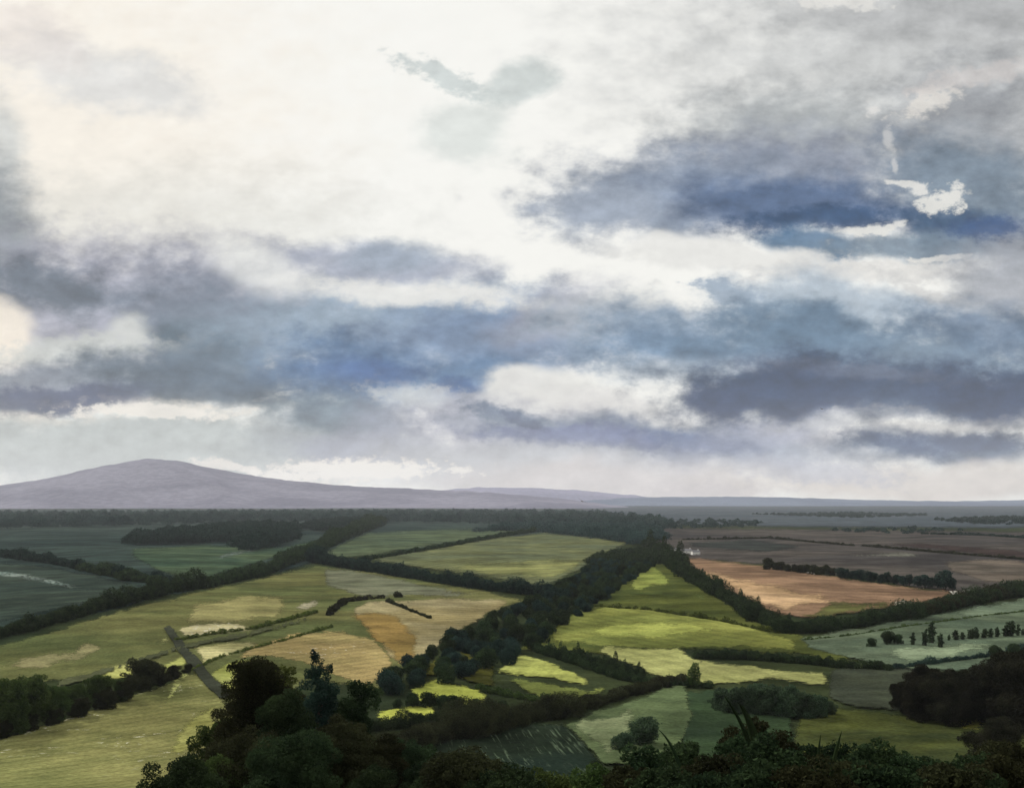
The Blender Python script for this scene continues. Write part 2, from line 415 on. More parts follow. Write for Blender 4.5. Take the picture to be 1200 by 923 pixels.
# --- right of the belt
S('field', [(600, 765), (640, 735), (700, 692), (768, 650), (800, 672), (850, 702), (915, 740), (1000, 750), (1000, 785), (940, 770), (820, 765), (700, 770)], fm((92, 98, 50), (66, 76, 42), big=0.012), 'dark olive pasture right of the tree belt')
S('field', [(734, 688), (744, 672), (758, 660), (770, 664), (790, 682), (786, 688), (766, 690), (752, 697), (742, 695)], fm((146, 154, 82), (122, 134, 68), big=0.02), 'yellow green grass patch at the tip of the right pasture', rough=1)
S('field', [(800, 688), (822, 695), (834, 708), (830, 716), (818, 702)], fm((122, 138, 84), (104, 120, 70), big=0.03), 'small grey green sliver beside the right hedge', rough=.8)
S('field', [(640, 742), (664, 722), (704, 708), (760, 712), (830, 722), (890, 734), (936, 752), (936, 766), (870, 762), (780, 764), (700, 760), (650, 756)], fm((146, 150, 80), (112, 120, 64), big=0.012, rows=(-30, 4, .10)), 'bright lime green field right of the tree belt')
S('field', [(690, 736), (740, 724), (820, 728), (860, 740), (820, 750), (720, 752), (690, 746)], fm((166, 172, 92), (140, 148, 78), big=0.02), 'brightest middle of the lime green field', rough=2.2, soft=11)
S('field', [(690, 760), (712, 757), (800, 759), (812, 770), (870, 778), (966, 788), (976, 806), (900, 800), (830, 806), (770, 796), (724, 776)], fm((182, 184, 120), (158, 162, 100), big=0.012, rows=(-20, 4, .10)), 'pale lime field below the lime green field')
S('field', [(578, 790), (586, 776), (600, 765), (612, 764), (650, 776), (694, 800), (688, 808), (650, 800), (610, 794)], fm((184, 190, 110), (168, 174, 96), big=0.02, rows=(10, 2.5, .07)), 'vivid lime wedge shaped field in the middle')
S('field', [(584, 792), (612, 794), (650, 800), (690, 808), (720, 800), (706, 816), (650, 826), (610, 812)], fm((134, 142, 78), (112, 122, 66), big=0.02), 'grey green lower side of the lime wedge')
S('field', [(490, 800), (512, 794), (530, 797), (560, 806), (578, 814), (574, 826), (530, 830), (480, 824), (478, 808)], fm((202, 208, 108), (184, 192, 92), big=0.02), 'lime field behind the row of round bushes', rough=1)
S('field', [(438, 838), (462, 830), (486, 824), (512, 826), (513, 842), (480, 846), (444, 852)], fm((200, 204, 102), (182, 188, 88), big=0.03), 'lime field in front of the row of round bushes', rough=1.2)
S('field', [(512, 830), (560, 826), (600, 828), (580, 842), (520, 842)], fm((116, 124, 80), (96, 104, 66), big=0.03), 'grey olive grass beside the row of round bushes', rough=1.2)
S('field', [(444, 906), (456, 894), (478, 886), (492, 890), (490, 902), (462, 912)], fm((192, 204, 112), (172, 186, 94), big=0.03), 'small lime clearing low between the trees', rough=1.2)
S('field', [(494, 884), (502, 878), (510, 884), (504, 892)], fm((176, 188, 108), (156, 168, 90), big=0.05), 'tiny lime gap between the low bushes', rough=.8)
# tan field
S('field', [(772, 652), (820, 654), (900, 663), (990, 678), (1060, 686), (1134, 694), (1110, 706), (1060, 712), (1000, 722), (940, 728), (912, 724), (870, 706), (820, 682), (784, 662)], fm((150, 122, 98), (118, 96, 78), big=0.010), 'brown field in front of the grey moorland')
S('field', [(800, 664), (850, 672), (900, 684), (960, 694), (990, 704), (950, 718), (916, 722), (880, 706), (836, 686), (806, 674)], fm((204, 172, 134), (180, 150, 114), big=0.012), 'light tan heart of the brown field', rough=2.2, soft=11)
S('field', [(920, 726), (950, 716), (972, 702), (1040, 702), (1060, 710), (1010, 722), (950, 730)], fm((102, 104, 62), (90, 88, 58), big=0.02), 'green brown lower corner of the tan field', rough=2, soft=11)
S('field', [(1046, 707), (1056, 703), (1072, 705), (1066, 710), (1048, 712)], fm((222, 216, 200), (196, 186, 166), big=0.04), 'pale chalk patch at the foot of the brown field', rough=.7, soft=.5)
S('field', [(1112, 694), (1136, 693), (1138, 697), (1116, 699)], fm((224, 222, 212), (204, 200, 188), big=0.04), 'white chalk strip at the end of the hedge row', rough=.4, soft=.5)
S('field', [(938, 671), (948, 670), (970, 674), (968, 677), (944, 674)], fm((236, 234, 226), (220, 216, 206), big=0.04), 'white chalk strip under the short dark hedge', rough=.4, soft=.5)
# right side
S('field', [(925, 748), (980, 740), (1060, 726), (1260, 690), (1260, 780), (1120, 790), (1040, 784), (1000, 776), (950, 764)], fm((100, 112, 90), (80, 94, 78), big=0.012), 'grey green pasture on the right below the dark hedge')
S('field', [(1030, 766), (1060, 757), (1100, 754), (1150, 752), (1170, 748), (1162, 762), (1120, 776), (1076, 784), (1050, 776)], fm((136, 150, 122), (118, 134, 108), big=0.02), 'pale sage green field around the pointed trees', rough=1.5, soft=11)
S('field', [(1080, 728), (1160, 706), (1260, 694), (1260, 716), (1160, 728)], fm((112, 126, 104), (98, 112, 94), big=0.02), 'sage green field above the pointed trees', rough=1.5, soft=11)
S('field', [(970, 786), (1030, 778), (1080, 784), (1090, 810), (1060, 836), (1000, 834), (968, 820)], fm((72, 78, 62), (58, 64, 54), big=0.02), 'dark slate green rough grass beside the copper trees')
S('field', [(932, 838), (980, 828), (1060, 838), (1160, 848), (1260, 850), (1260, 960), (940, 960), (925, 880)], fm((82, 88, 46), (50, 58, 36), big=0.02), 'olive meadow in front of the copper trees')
S('field', [(1110, 846), (1150, 834), (1158, 850), (1150, 862), (1120, 860)], fm((138, 138, 68), (118, 120, 60), big=0.04), 'yellowish patch beside the copper trees', rough=1.5, soft=11)
S('field', [(800, 812), (860, 805), (930, 822), (935, 870), (880, 900), (800, 900), (790, 850)], fm((62, 80, 54), (44, 58, 42), big=0.02), 'green meadow behind the dark scrub')
S('field', [(656, 850), (700, 832), (760, 812), (806, 800), (816, 840), (800, 880), (740, 900), (700, 900), (680, 872)], fm((102, 116, 80), (78, 92, 64), big=0.02), 'sage green field with two round bushes')
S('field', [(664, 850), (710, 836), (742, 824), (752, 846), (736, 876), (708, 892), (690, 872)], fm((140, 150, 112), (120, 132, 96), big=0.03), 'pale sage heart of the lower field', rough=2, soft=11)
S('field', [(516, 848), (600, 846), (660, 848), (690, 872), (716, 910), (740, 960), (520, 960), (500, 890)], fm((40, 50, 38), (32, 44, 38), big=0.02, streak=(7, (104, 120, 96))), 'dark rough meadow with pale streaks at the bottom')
S('field', [(500, 776), (540, 752), (590, 760), (580, 790), (590, 812), (560, 806), (530, 794), (480, 800), (452, 806)], fm((82, 82, 36), (64, 66, 32), big=0.02), 'dark olive scrub land at the foot of the tree belt')
# tracks
TR = fm((88, 92, 66), (76, 80, 58), big=0.03)
S('track', [(190, 735), (200, 734), (225, 764), (247, 790), (266, 808), (272, 820), (256, 820), (232, 796), (209, 768)], fm((70, 74, 62), (58, 62, 50), big=0.03), 'dark straight track running down towards the trees', cat='track', rough=.5, soft=1.2)
S('track', [(60, 802), (120, 785), (212, 757), (300, 740), (360, 724), (363, 729), (300, 746), (216, 763), (120, 792), (70, 808)], TR, 'grassy track crossing the straw fields', cat='track', rough=.8, soft=2)

# ------------------------------------------------------------------ hedges
def polyline(pts_px, dz=0):
    """dense ground polyline under the given directions"""
    P = []
    for (a, b) in zip(pts_px[:-1], pts_px[1:]):
        k = max(2, int(abs(b[0] - a[0]) / 4 + abs(b[1] - a[1]) / 2))
        for j in range(k): P.append((a[0] + (b[0] - a[0]) * j / k, a[1] + (b[1] - a[1]) * j / k))
    P.append(pts_px[-1]); P = np.array(P)
    return at(P[:, 0], P[:, 1])

def resample(P, step_fn):
    out = [P[0]]; i = 0; cur = P[0].copy()
    while i < len(P) - 1:
        d = P[i + 1] - cur; L = np.linalg.norm(d[:2]); st = step_fn(cur)
        if L >= st: cur = cur + d * st / L; out.append(cur.copy())
        else:
            cur_next = P[i + 1]; rem = st - L; i += 1
            cur = cur_next.copy()
            while i < len(P) - 1:
                d = P[i + 1] - cur; L = np.linalg.norm(d[:2])
                if L >= rem: cur = cur + d * rem / max(L, 1e-9); out.append(cur.copy()); break
                rem -= L; i += 1; cur = P[i].copy()
    return np.array(out)

def hedge(pts_px, hpx, mat, label, wmul=1.0, gaps=0.0, seed=1, vary=0.35, spike=0.0, name='hedgerow'):
    """a hedgerow along the ground; hpx = its height in photo pixels"""
    rng = np.random.default_rng(seed)
    P = polyline(pts_px); hpx *= 0.92
    hf = (lambda p: hpx / F * p[1])
    R = resample(P, lambda p: max(1.0, hf(p) * 0.42))
    Ls = []; out = []
    for i, p in enumerate(R):
        if rng.random() < gaps: continue
        h = hf(p) * rng.uniform(1 - vary, 1 + vary * 0.8)
        if rng.random() < .10: h *= rng.uniform(1.25, 1.7)
        w = h * 0.55 * wmul * rng.uniform(0.8, 1.2)
        off = rng.normal(0, h * 0.16 * wmul, 2)
        x, y = p[0] + off[0], p[1] + off[1]
        z = float(terrain(x, y))
        px_m = p[1] / 1098.0
        out.append(lobes_to_quads([(x, y, z + h * 0.42, w, w, h * 0.52)], max(0.22, px_m * 1.5), 1.9, rng, -0.8))
        if spike and rng.random() < spike:
            out.append(lobes_to_quads([(x + rng.normal(0, w * .4), y, z + h * 0.85, w * 0.3, w * 0.3, h * 0.55)], max(0.2, px_m * 1.2), 1.9, rng, -0.9))
    V = np.concatenate(out)
    base = R[len(R) // 2]
    V = V - base
    o = quads_mesh(name, V, mat); o.location = base
    return tag(o, label, 'hedge', 'hedgerows between the fields')

hedge([(-40, 757), (0, 747), (60, 731), (130, 711), (200, 694), (240, 688)], 15, M['dark'], 'long dark hedge along the top of the olive field at the left edge', seed=11)
hedge([(240, 688), (300, 675), (345, 658), (400, 632), (445, 614)], 10, M['dark'], 'dark hedge climbing from the left hedge towards the far wood', seed=12, wmul=1.3)
hedge([(-40, 650), (0, 652), (60, 660), (120, 672), (160, 680), (196, 683)], 9, M['blue'], 'dark blue green hedge across the left valley', seed=13)
hedge([(100, 668), (160, 681), (192, 684)], 9, M['dark'], 'short thick end of the hedge in the left valley', seed=14, wmul=1.6)
hedge([(364, 658), (400, 664), (460, 674), (520, 684), (600, 694), (668, 702)], 12, M['blue'], 'dark hedge from the left hedge to the middle tree belt', seed=15)
hedge([(424, 657), (470, 650), (540, 638), (600, 627), (636, 622)], 4.2, M['dark'], 'thin straight hedge running up to the far wood', seed=16)
hedge([(768, 650), (800, 674), (850, 704), (900, 734), (918, 742)], 14, M['dark'], 'dark hedge down the left side of the tan field', seed=17, spike=.4)
hedge([(918, 743), (980, 738), (1060, 724), (1130, 708), (1260, 686)], 13, M['dark'], 'thick dark hedge below the tan field', seed=18, wmul=1.3)
hedge([(1060, 726), (1130, 709), (1200, 697)], 12, M['brown'], 'brown green hedge along the right part of the thick hedge', seed=19)
hedge([(816, 772), (870, 772), (940, 777), (1000, 784), (1046, 787)], 11, M['dark'], 'dark hedge across the pale lime field', seed=20)
hedge([(626, 762), (680, 780), (720, 794), (770, 804), (836, 806)], 9, M['dark'], 'spiky dark hedge below the lime green field', seed=21, spike=.7)
hedge([(664, 770), (700, 780), (752, 798)], 10, M['dark'], 'short spiky thicket beside the lime wedge', seed=22, spike=.9)
hedge([(380, 896), (440, 888), (500, 874), (600, 852), (660, 838)], 24, M['brown'], 'broad brown green hedge across the lower middle', seed=23, wmul=1.2, vary=.6)
hedge([(640, 842), (700, 826), (745, 812), (800, 800)], 12, M['brown'], 'narrow end of the brown hedge below the lime wedge', seed=24, wmul=1.3)
hedge([(360, 868), (420, 858), (500, 850), (580, 838)], 16, M['dark'], 'low dark hedge behind the broad brown hedge', seed=25)
hedge([(455, 706), (480, 716), (505, 726)], 4, M['brown'], 'small dark scrub line in the stubble field', seed=26, gaps=.2)
hedge([(205, 752), (240, 745), (300, 737), (372, 718)], 5, M['olive'], 'low olive hedge beside the grassy track', seed=27, gaps=.25)
hedge([(226, 786), (260, 770), (330, 752), (390, 735)], 4, M['olive'], 'second low olive hedge between the straw fields', seed=28, gaps=.3)
hedge([(560, 808), (590, 815), (640, 824), (660, 832)], 8, M['green'], 'green hedge at the lower side of the lime wedge', seed=29)
hedge([(384, 722), (404, 706), (440, 702), (470, 700)], 6, M['brown'], 'grey hedge at the top of the stubble field', seed=30, gaps=.3)
hedge([(1040, 786), (1100, 778), (1150, 772), (1210, 764)], 7, M['blue'], 'low dark hedge between the sage field and copper trees', seed=31)
hedge([(940, 752), (1000, 746), (1060, 736), (1150, 724), (1260, 712)], 4, M['green'], 'low green hedge below the thick dark hedge', seed=32, gaps=.3)
hedge([(700, 712), (760, 716), (840, 728), (915, 744)], 5, M['olive'], 'low olive hedge on the upper side of the lime green field', seed=33, gaps=.2)
hedge([(1010, 640), (1100, 648), (1200, 656)], 3, M['brown'], 'thin brown hedge on the distant moorland', seed=34, gaps=.1)
hedge([(800, 633), (900, 631), (1000, 640)], 2.6, M['brown'], 'faint hedge across the moorland behind the tan field', seed=35, gaps=.2)
hedge([(1080, 626), (1160, 628), (1240, 634)], 3, M['blue'], 'farthest grey hedge on the right moorland', seed=36, gaps=.2)

# ------------------------------------------------------------------ trees
def trunk_mesh(name, h, r, limbs, rng, parent):
    V, Fc = [], []
    def tube(p0, p1, r0, r1, n=7, bend=0.0):
        p0 = np.array(p0, float); p1 = np.array(p1, float); segs = 4; d = p1 - p0
        side = np.cross(d, [0.3, 0.9, 0.1]); side /= np.linalg.norm(side) + 1e-9; up = np.cross(d, side); up /= np.linalg.norm(up) + 1e-9
        b0 = len(V)
        for s in range(segs + 1):
            t = s / segs; c = p0 + d * t + side * math.sin(t * PI) * bend; rr = r0 + (r1 - r0) * t
            for k in range(n):
                a = 2 * PI * k / n; V.append(c + (side * math.cos(a) + up * math.sin(a)) * rr)
        for s in range(segs):
            for k in range(n):
                a = b0 + s * n + k; b = b0 + s * n + (k + 1) % n; Fc.append([a, b, b + n, a + n])
    tube((0, 0, -0.3), (0, 0, h), r, r * 0.5, bend=h * 0.03)
    for L in limbs:
        s0 = rng.uniform(0.45, 0.95) * h
        tube((0, 0, s0), L, r * 0.38, r * 0.1, 5, bend=0.1)
    return mesh_obj(name, V, Fc, M['bark'], parent, smooth=True)

def refine(L, n, s, rng):
    out = []
    for (x, y, z, a, b, c) in L:
        out.append((x, y, z, a * .8, b * .8, c * .8))
        for q in range(n):
            d = sph(1, rng, -.3)[0]; k = rng.uniform(.62, 1.12); m_ = s * rng.uniform(.6, 1.35)
            out.append((x + d[0] * a * k, y + d[1] * b * k, z + d[2] * c * k, a * m_, b * m_, c * m_))
    return out

def make_tree(name, h, w, mat, leaf, seed, shape='round', base=0.12, nl=11, cover=1.7, fine=0):
    """a tree of height h, crown width w; returns its Empty"""
    rng = np.random.default_rng(seed)
    root = empty(name, (0, 0, 0))
    Ls = []
    if shape == 'round':
        for i in range(nl):
            t = i / (nl - 1)
            zz = h * (base + 0.14 + (0.80 - base) * t)
            prof = math.sin(PI * (0.22 + 0.70 * t)) ** 0.7
            a = rng.uniform(0, 2 * PI); rr = w * 0.5 * prof * rng.uniform(0.25, 0.62)
            s = w * rng.uniform(0.20, 0.31) * (0.65 + 0.5 * prof)
            Ls.append((rr * math.cos(a), rr * math.sin(a), min(zz, h - s * 0.8), s, s, s * rng.uniform(0.65, 0.95)))
        Ls.append((0, 0, h * 0.5, w * 0.3, w * 0.3, h * 0.3))
    elif shape == 'column':
        for i in range(nl):
            t = i / (nl - 1); zz = h * (0.10 + 0.80 * t)
            s = w * 0.5 * (0.35 + 0.75 * math.sin(PI * (0.12 + 0.80 * t))) * rng.uniform(0.85, 1.1)
            Ls.append((rng.normal(0, w * .06), rng.normal(0, w * .06), zz, s, s, h * 0.10))
    elif shape == 'pointed':
        for i in range(nl):
            t = i / (nl - 1); zz = h * (0.08 + 0.84 * t)
            s = w * 0.5 * (1.12 - t) ** 0.6
            for q in range(1 if t > 0.8 else 3):
                a = rng.uniform(0, 2 * PI); o_ = s * rng.uniform(.3, .75)
                Ls.append((o_ * math.cos(a), o_ * math.sin(a), zz + rng.normal(0, h * .02), s * .62 + .05, s * .62 + .05, h * 0.075))
    elif shape == 'shrub':
        for i in range(nl):
            a = rng.uniform(0, 2 * PI); rr = w * 0.5 * rng.uniform(0.1, 0.72) 
            s = w * rng.uniform(0.14, 0.26)
            zt = h * rng.uniform(0.25, 0.85) * (1 - 0.45 * (rr / (w * .5)) ** 2)
            Ls.append((rr * math.cos(a), rr * math.sin(a), zt, s, s, s * 0.8))
        Ls.append((0, 0, h * 0.3, w * 0.36, w * 0.36, h * 0.36))
    if fine: Ls = refine(Ls, fine, .36, rng)
    V = lobes_to_quads(Ls, leaf, cover, rng, -0.85)
    V[:, :, 2] = np.maximum(V[:, :, 2], 0.0)
    quads_mesh('crown' if shape != 'shrub' else 'foliage', V, mat, root)
    limbs = [(l[0] * .9, l[1] * .9, l[2]) for l in Ls[:7]]
    th = h * (0.55 if shape == 'round' else (0.78 if shape != 'shrub' else 0.3))
    trunk_mesh('trunk' if shape != 'shrub' else 'stem', th, max(0.06, h * 0.028 if shape != 'shrub' else h * 0.015), limbs if shape in ('round', 'shrub') else [], rng, root)
    return root

used = set()
def place(proto, loc, s, rz, label, cat, group=None, sz=None):
    r = proto if proto.name not in used else copy_tree(proto)
    used.add(proto.name)
    r.location = loc; r.rotation_euler = (0, 0, rz); r.scale = (s, s, s * (sz or 1))
    for k in ('label', 'category', 'group'):
        if k in r: del r[k]
    return tag(r, label, cat, group)

def poisson_in(poly_px, spacing, seed, grow=0.0):
    """scatter points on the ground inside a region, roughly 'spacing' metres apart"""
    rng = np.random.default_rng(seed)
    B = at([p[0] for p in poly_px], [p[1] for p in poly_px])[:, :2]
    lo, hi = B.min(0), B.max(0)
    pts = []; cell = {}
    n = int((hi - lo).prod() / spacing ** 2 * 6)
    C = rng.uniform(lo, hi, (n, 2)); k = inside(C[:, 0], C[:, 1], [tuple(b) for b in B]); C = C[k]
    for p in C:
        c = tuple((p // spacing).astype(int)); ok = True
        for i in (-1, 0, 1):
            for j in (-1, 0, 1):
                for q in cell.get((c[0] + i, c[1] + j), ()):
                    if (q[0] - p[0]) ** 2 + (q[1] - p[1]) ** 2 < spacing ** 2: ok = False; break
        if ok: cell.setdefault(c, []).append(p); pts.append(p)
    pts.sort(key=lambda p: p[1])
    return np.array(pts)

def dist_trees(kinds, mat, leaf, seed, name='broadleaf_tree'):
    return [make_tree(name, 10, 10 * w, mat, leaf, seed + i, nl=8, cover=1.5) for i, w in enumerate(kinds)]

# the broad diagonal belt
beltA = dist_trees([1.25, 1.1, 1.4], M['dark'], 0.75, 300) + dist_trees([1.2, 1.35], M['blue'], 0.75, 310)
belt_poly = [(704, 655), (760, 651), (776, 656), (744, 680), (704, 706), (658, 738), (620, 764), (590, 784), (560, 796), (500, 806), (448, 818), (436, 812), (474, 790), (520, 764), (576, 734), (630, 706), (682, 676)]
bp = poisson_in(belt_poly, 8.2, 41)
NB = 250
for i, p in enumerate(bp[:NB]):
    pr = beltA[int(RNG.integers(len(beltA)))]
    place(pr, (p[0], p[1], float(terrain(*p)) - 0.2), RNG.uniform(0.45, 0.80), RNG.uniform(0, 6.28),
          'dark bushy tree in the broad diagonal belt between the stubble field and the lime field', 'tree', 'trees of the broad diagonal belt', sz=RNG.uniform(.85, 1.15))

def mass(pts, hfn, mat, name, label, cat, seed, kind='stuff'):
    rng = np.random.default_rng(seed); out = []
    for p in pts:
        h = hfn(p) * rng.uniform(0.55, 1.3); w = h * rng.uniform(0.5, 1.2)
        z = float(terrain(p[0], p[1])); lf = max(0.5, p[1] / 1098 * 1.4)
        L = [(p[0], p[1], z + h * .45, w, w, h * .5)]
        if rng.random() < .5: L.append((p[0] + rng.normal(0, w * .4), p[1], z + h * .8, w * .4, w * .4, h * .38))
        out.append(lobes_to_quads(L, lf, 1.6, rng, -0.5))
    V = np.concatenate(out)
    o = quads_mesh(name, V, mat)
    return tag(o, label, cat, kind=kind)

print('belt', len(bp))
if len(bp) > NB:
    mass(bp[NB:], lambda p: 8.5, M['dark'], 'distant_trees', 'far upper end of the broad diagonal tree belt', 'trees', 5)

# far woods (beyond counting)
fw = poisson_in([(-80, 606), (200, 604), (330, 603), (480, 602), (600, 602), (700, 604), (770, 612), (790, 622), (700, 618), (600, 615), (480, 612), (300, 612), (120, 618), (-80, 622)], 46, 61)
print('far wood', len(fw))
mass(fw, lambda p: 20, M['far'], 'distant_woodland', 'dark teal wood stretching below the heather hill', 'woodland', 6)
fw2 = poisson_in([(560, 624), (640, 616), (760, 618), (776, 634), (745, 640), (690, 630), (620, 622)], 17, 62)
mass(fw2, lambda p: 13, M['far'], 'woodland', 'dark wood at the top end of the diagonal tree belt', 'woodland', 7)
fw3 = poisson_in([(148, 640), (200, 628), (290, 618), (345, 620), (340, 634), (292, 646), (280, 634), (200, 638)], 15, 63)
mass(fw3, lambda p: 15, M['blue'], 'woodland', 'dark ragged wood in the left valley', 'woodland', 8)
fw4 = poisson_in([(348, 620), (400, 612), (452, 612), (440, 618), (380, 624)], 22, 64)
mass(fw4, lambda p: 15, M['blue'], 'woodland', 'small dark wood right of the ragged wood', 'woodland', 9)
print('woods', len(fw2), len(fw3), len(fw4))
for k_, (pg, hh, lab) in enumerate([
    ([(740, 612), (830, 610), (900, 613), (880, 618), (780, 620)], 8, 'low dark woods on the plain right of the far wood'),
    ([(880, 603), (1000, 601), (1090, 604), (1000, 607)], 9, 'grey far wood in the middle of the right plain'),
    ([(960, 622), (1050, 619), (1130, 622), (1060, 626)], 7, 'low dark scrub wood on the right moorland'),
    ([(1090, 610), (1180, 606), (1260, 608), (1260, 616), (1150, 615)], 9, 'far wood at the right edge under the blue ridge')]):
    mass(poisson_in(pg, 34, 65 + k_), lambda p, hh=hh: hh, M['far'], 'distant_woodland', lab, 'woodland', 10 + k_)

# rows of separate trees beyond the tan field
rowp = dist_trees([1.0, 0.85, 1.15], M['brown'], 1.1, 330)
n1 = 11
for i in range(n1):
    t = i / (n1 - 1); px = 900 + 76 * t; q = at(px, 669 + 7 * t + RNG.normal(0, .4))[0]
    lab = ('leftmost and tallest tree of the short row at the top of the tan field' if i == 0 else 'small tree alone at the right end of the short row above the white strip' if i == n1 - 1 else 'dark olive tree within the short row at the top of the tan field')
    s = (1.15 if i == 0 else RNG.uniform(.75, .95)) if i < n1 - 1 else .75
    place(rowp[i % 3], q, s, RNG.uniform(0, 6), lab, 'tree', 'trees of the short row at the top of the tan field')
rowq = dist_trees([1.0, 0.8, 1.1], M['blue'], 1.0, 340)
xs = [986, 993, 1001, 1009, 1017, 1024, 1033, 1041, 1051, 1058, 1066, 1075, 1084, 1092, 1100, 1108, 1116]
for i, px in enumerate(xs):
    t = (px - 985) / 131; q = at(px, 679 + 13 * t + RNG.normal(0, .4))[0]
    lab = ('rounded black green tree second from the right end of the long row of trees' if px == 1108 else 'narrow tree at the right end of the long row behind the brown field' if px == 1116 else 'black green tree within the long row behind the brown field')
    place(rowq[i % 3], q, 1.35 if px == 1108 else RNG.uniform(.7, .95), RNG.uniform(0, 6), lab, 'tree', 'trees of the long row behind the brown field')

# pointed trees in the sage field
cy = [make_tree('cypress_tree', 8, w, M['dark'], .45, 350 + i, 'column', nl=9, fine=3) for i, w in enumerate((2.6, 3.2))]
cyl = [(1070, 757, 17, 'short cypress at the left of the small cypress clump'), (1084, 758, 20, 'stout middle cypress of the small clump'), (1092, 755, 28, 'tallest cypress of the small clump in the sage field'), (1102, 760, 18, 'right cypress of the small clump beside the tallest')]
for i, (px, py, h, lab) in enumerate(cyl):
    q = at(px, py)[0]; place(cy[i % 2], q, h / F * q[1] / 8, RNG.uniform(0, 6), lab, 'tree', 'cypresses of the small clump')
for i, (px, h) in enumerate([(1112, 12), (1120, 14), (1128, 13), (1138, 17), (1145, 19), (1153, 14), (1161, 15), (1169, 15), (1178, 17), (1184, 24), (1192, 16), (1199, 13)]):
    q = at(px, 752 - (px - 1112) * .07)[0]
    lab = 'tallest cypress near the right end of the cypress row' if h == 24 else 'first low cypress at the left end of the cypress row' if px == 1112 else 'dark cypress within the row across the sage field'
    o_ = place(cy[i % 2], q, h * RNG.uniform(.8, 1.15) / F * q[1] / 8, RNG.uniform(0, 6), lab, 'tree', 'cypresses of the long row', sz=RNG.uniform(.8, 1.1)); o_.scale.x *= RNG.uniform(.9, 1.7); o_.scale.y *= RNG.uniform(.9, 1.7); o_.rotation_euler.x = RNG.normal(0, .07); o_.rotation_euler.y = RNG.normal(0, .07)
rb = [make_tree('round_tree', 6, 6.4, M['dark'], .45, 360 + i, nl=8) for i in range(2)]
for i, (px, py, h, lab) in enumerate([(1022, 759, 12, 'low rounded bush left of the pair in the sage field'), (1040, 756, 17, 'larger dark round tree left of the cypress clump'), (1052, 756, 13, 'smaller dark round tree just right of the larger one')]):
    q = at(px, py)[0]; place(rb[i % 2], q, h / F * q[1] / 6, RNG.uniform(0, 6), lab, 'tree')

# row of round bushes in the lime fields
for i, (px, py, h, lab) in enumerate([
    (466, 830, 13, 'smallest round bush at the left end of the bush row in the lime field'), (484, 830, 20, 'tall round bush second from the left in the bush row'),
    (504, 830, 22, 'roundest bush third from the left in the bush row'), (521, 831, 19, 'dark bush in the middle of the bush row'), (534, 832, 20, 'broad bush right of the middle of the bush row'),
    (556, 832, 15, 'low bush standing by the gap of the bush row'), (576, 833, 16, 'wide low bush at the right end of the bush row'), (590, 832, 13, 'half hidden bush past the right end of the bush row')]):
    q = at(px, py)[0]; place(rb[i % 2], q, h / F * q[1] / 6, RNG.uniform(0, 6), lab, 'bush', 'round bushes of the row in the lime field', sz=.9)
sb = [make_tree('round_bush', 6, 7.0, M['sage'], .42, 370 + i, nl=8, base=0) for i in range(2)]
for i, (px, py, h, lab) in enumerate([(755, 874, 40, 'large round green bush in the sage field'), (730, 880, 26, 'smaller round green bush left of the large one'), (697, 900, 12, 'tiny dark bush at the lower edge of the sage field')]):
    q = at(px, py)[0]; place(sb[i % 2], q, h / F * q[1] / 6, RNG.uniform(0, 6), lab, 'bush', sz=.85)
q = at(814, 806)[0]
place(make_tree('column_tree', 7, 3.4, M['green'], .35, 380, 'column', nl=8), q, 30 / F * q[1] / 7, .4, 'single column shaped green tree by the pale lime field', 'tree')

# green bush band behind the scrub
gb = [make_tree('bushy_tree', 7, 9, M['sage'], .42, 390 + i, nl=9, base=0, fine=4) for i in range(3)]
for i, (px, py, h) in enumerate([(846, 832, 26), (862, 836, 30), (880, 838, 34), (900, 838, 36), (918, 840, 34), (936, 842, 32), (955, 842, 28), (968, 838, 20), (888, 826, 26), (924, 828, 24)]):
    q = at(px, py)[0]
    lab = 'leftmost dull green bushy tree below the pale lime field' if i == 0 else 'rightmost low bushy tree under the end of the lime field' if i == 7 else 'dull green bushy tree in the clump below the pale lime field'
    place(gb[i % 3], q, h / F * q[1] / 7, RNG.uniform(0, 6), lab, 'tree', 'bushy trees below the pale lime field')

# copper trees on the right
cp = [make_tree('copper_beech', 18, 19, M['maroon'], .42, 400 + i, nl=11, base=0, fine=8) for i in range(3)]
for i, (px, py, h, lab) in enumerate([
    (1060, 836, 36, 'low dark copper tree at the left of the copper group'), (1084, 844, 62, 'large dark copper tree left of the middle in the copper group'),
    (1112, 850, 66, 'tallest dark copper tree in the middle of the copper group'), (1140, 846, 60, 'copper tree right of the tallest one'),
    (1172, 850, 78, 'dark copper tree near the right edge of the picture'), (1202, 856, 96, 'huge dark copper tree cut by the right edge'),
    (1163, 905, 66, 'narrow dark copper tree in front of the two right ones'), (1240, 850, 90, 'dark copper tree behind the right edge tree')]):
    q = at(px, py)[0]; place(cp[i % 3], q, h / F * q[1] / 18, RNG.uniform(0, 6), lab, 'tree', 'copper trees on the right', sz=.95)
for i, (px, py, h, lab) in enumerate([(1168, 772, 16, 'low dark tree below the cypress row'), (1188, 774, 20, 'dark tree below the tallest cypress at the right edge')]):
    q = at(px, py)[0]; place(rb[i % 2], q, h / F * q[1] / 6, RNG.uniform(0, 6), lab, 'tree')

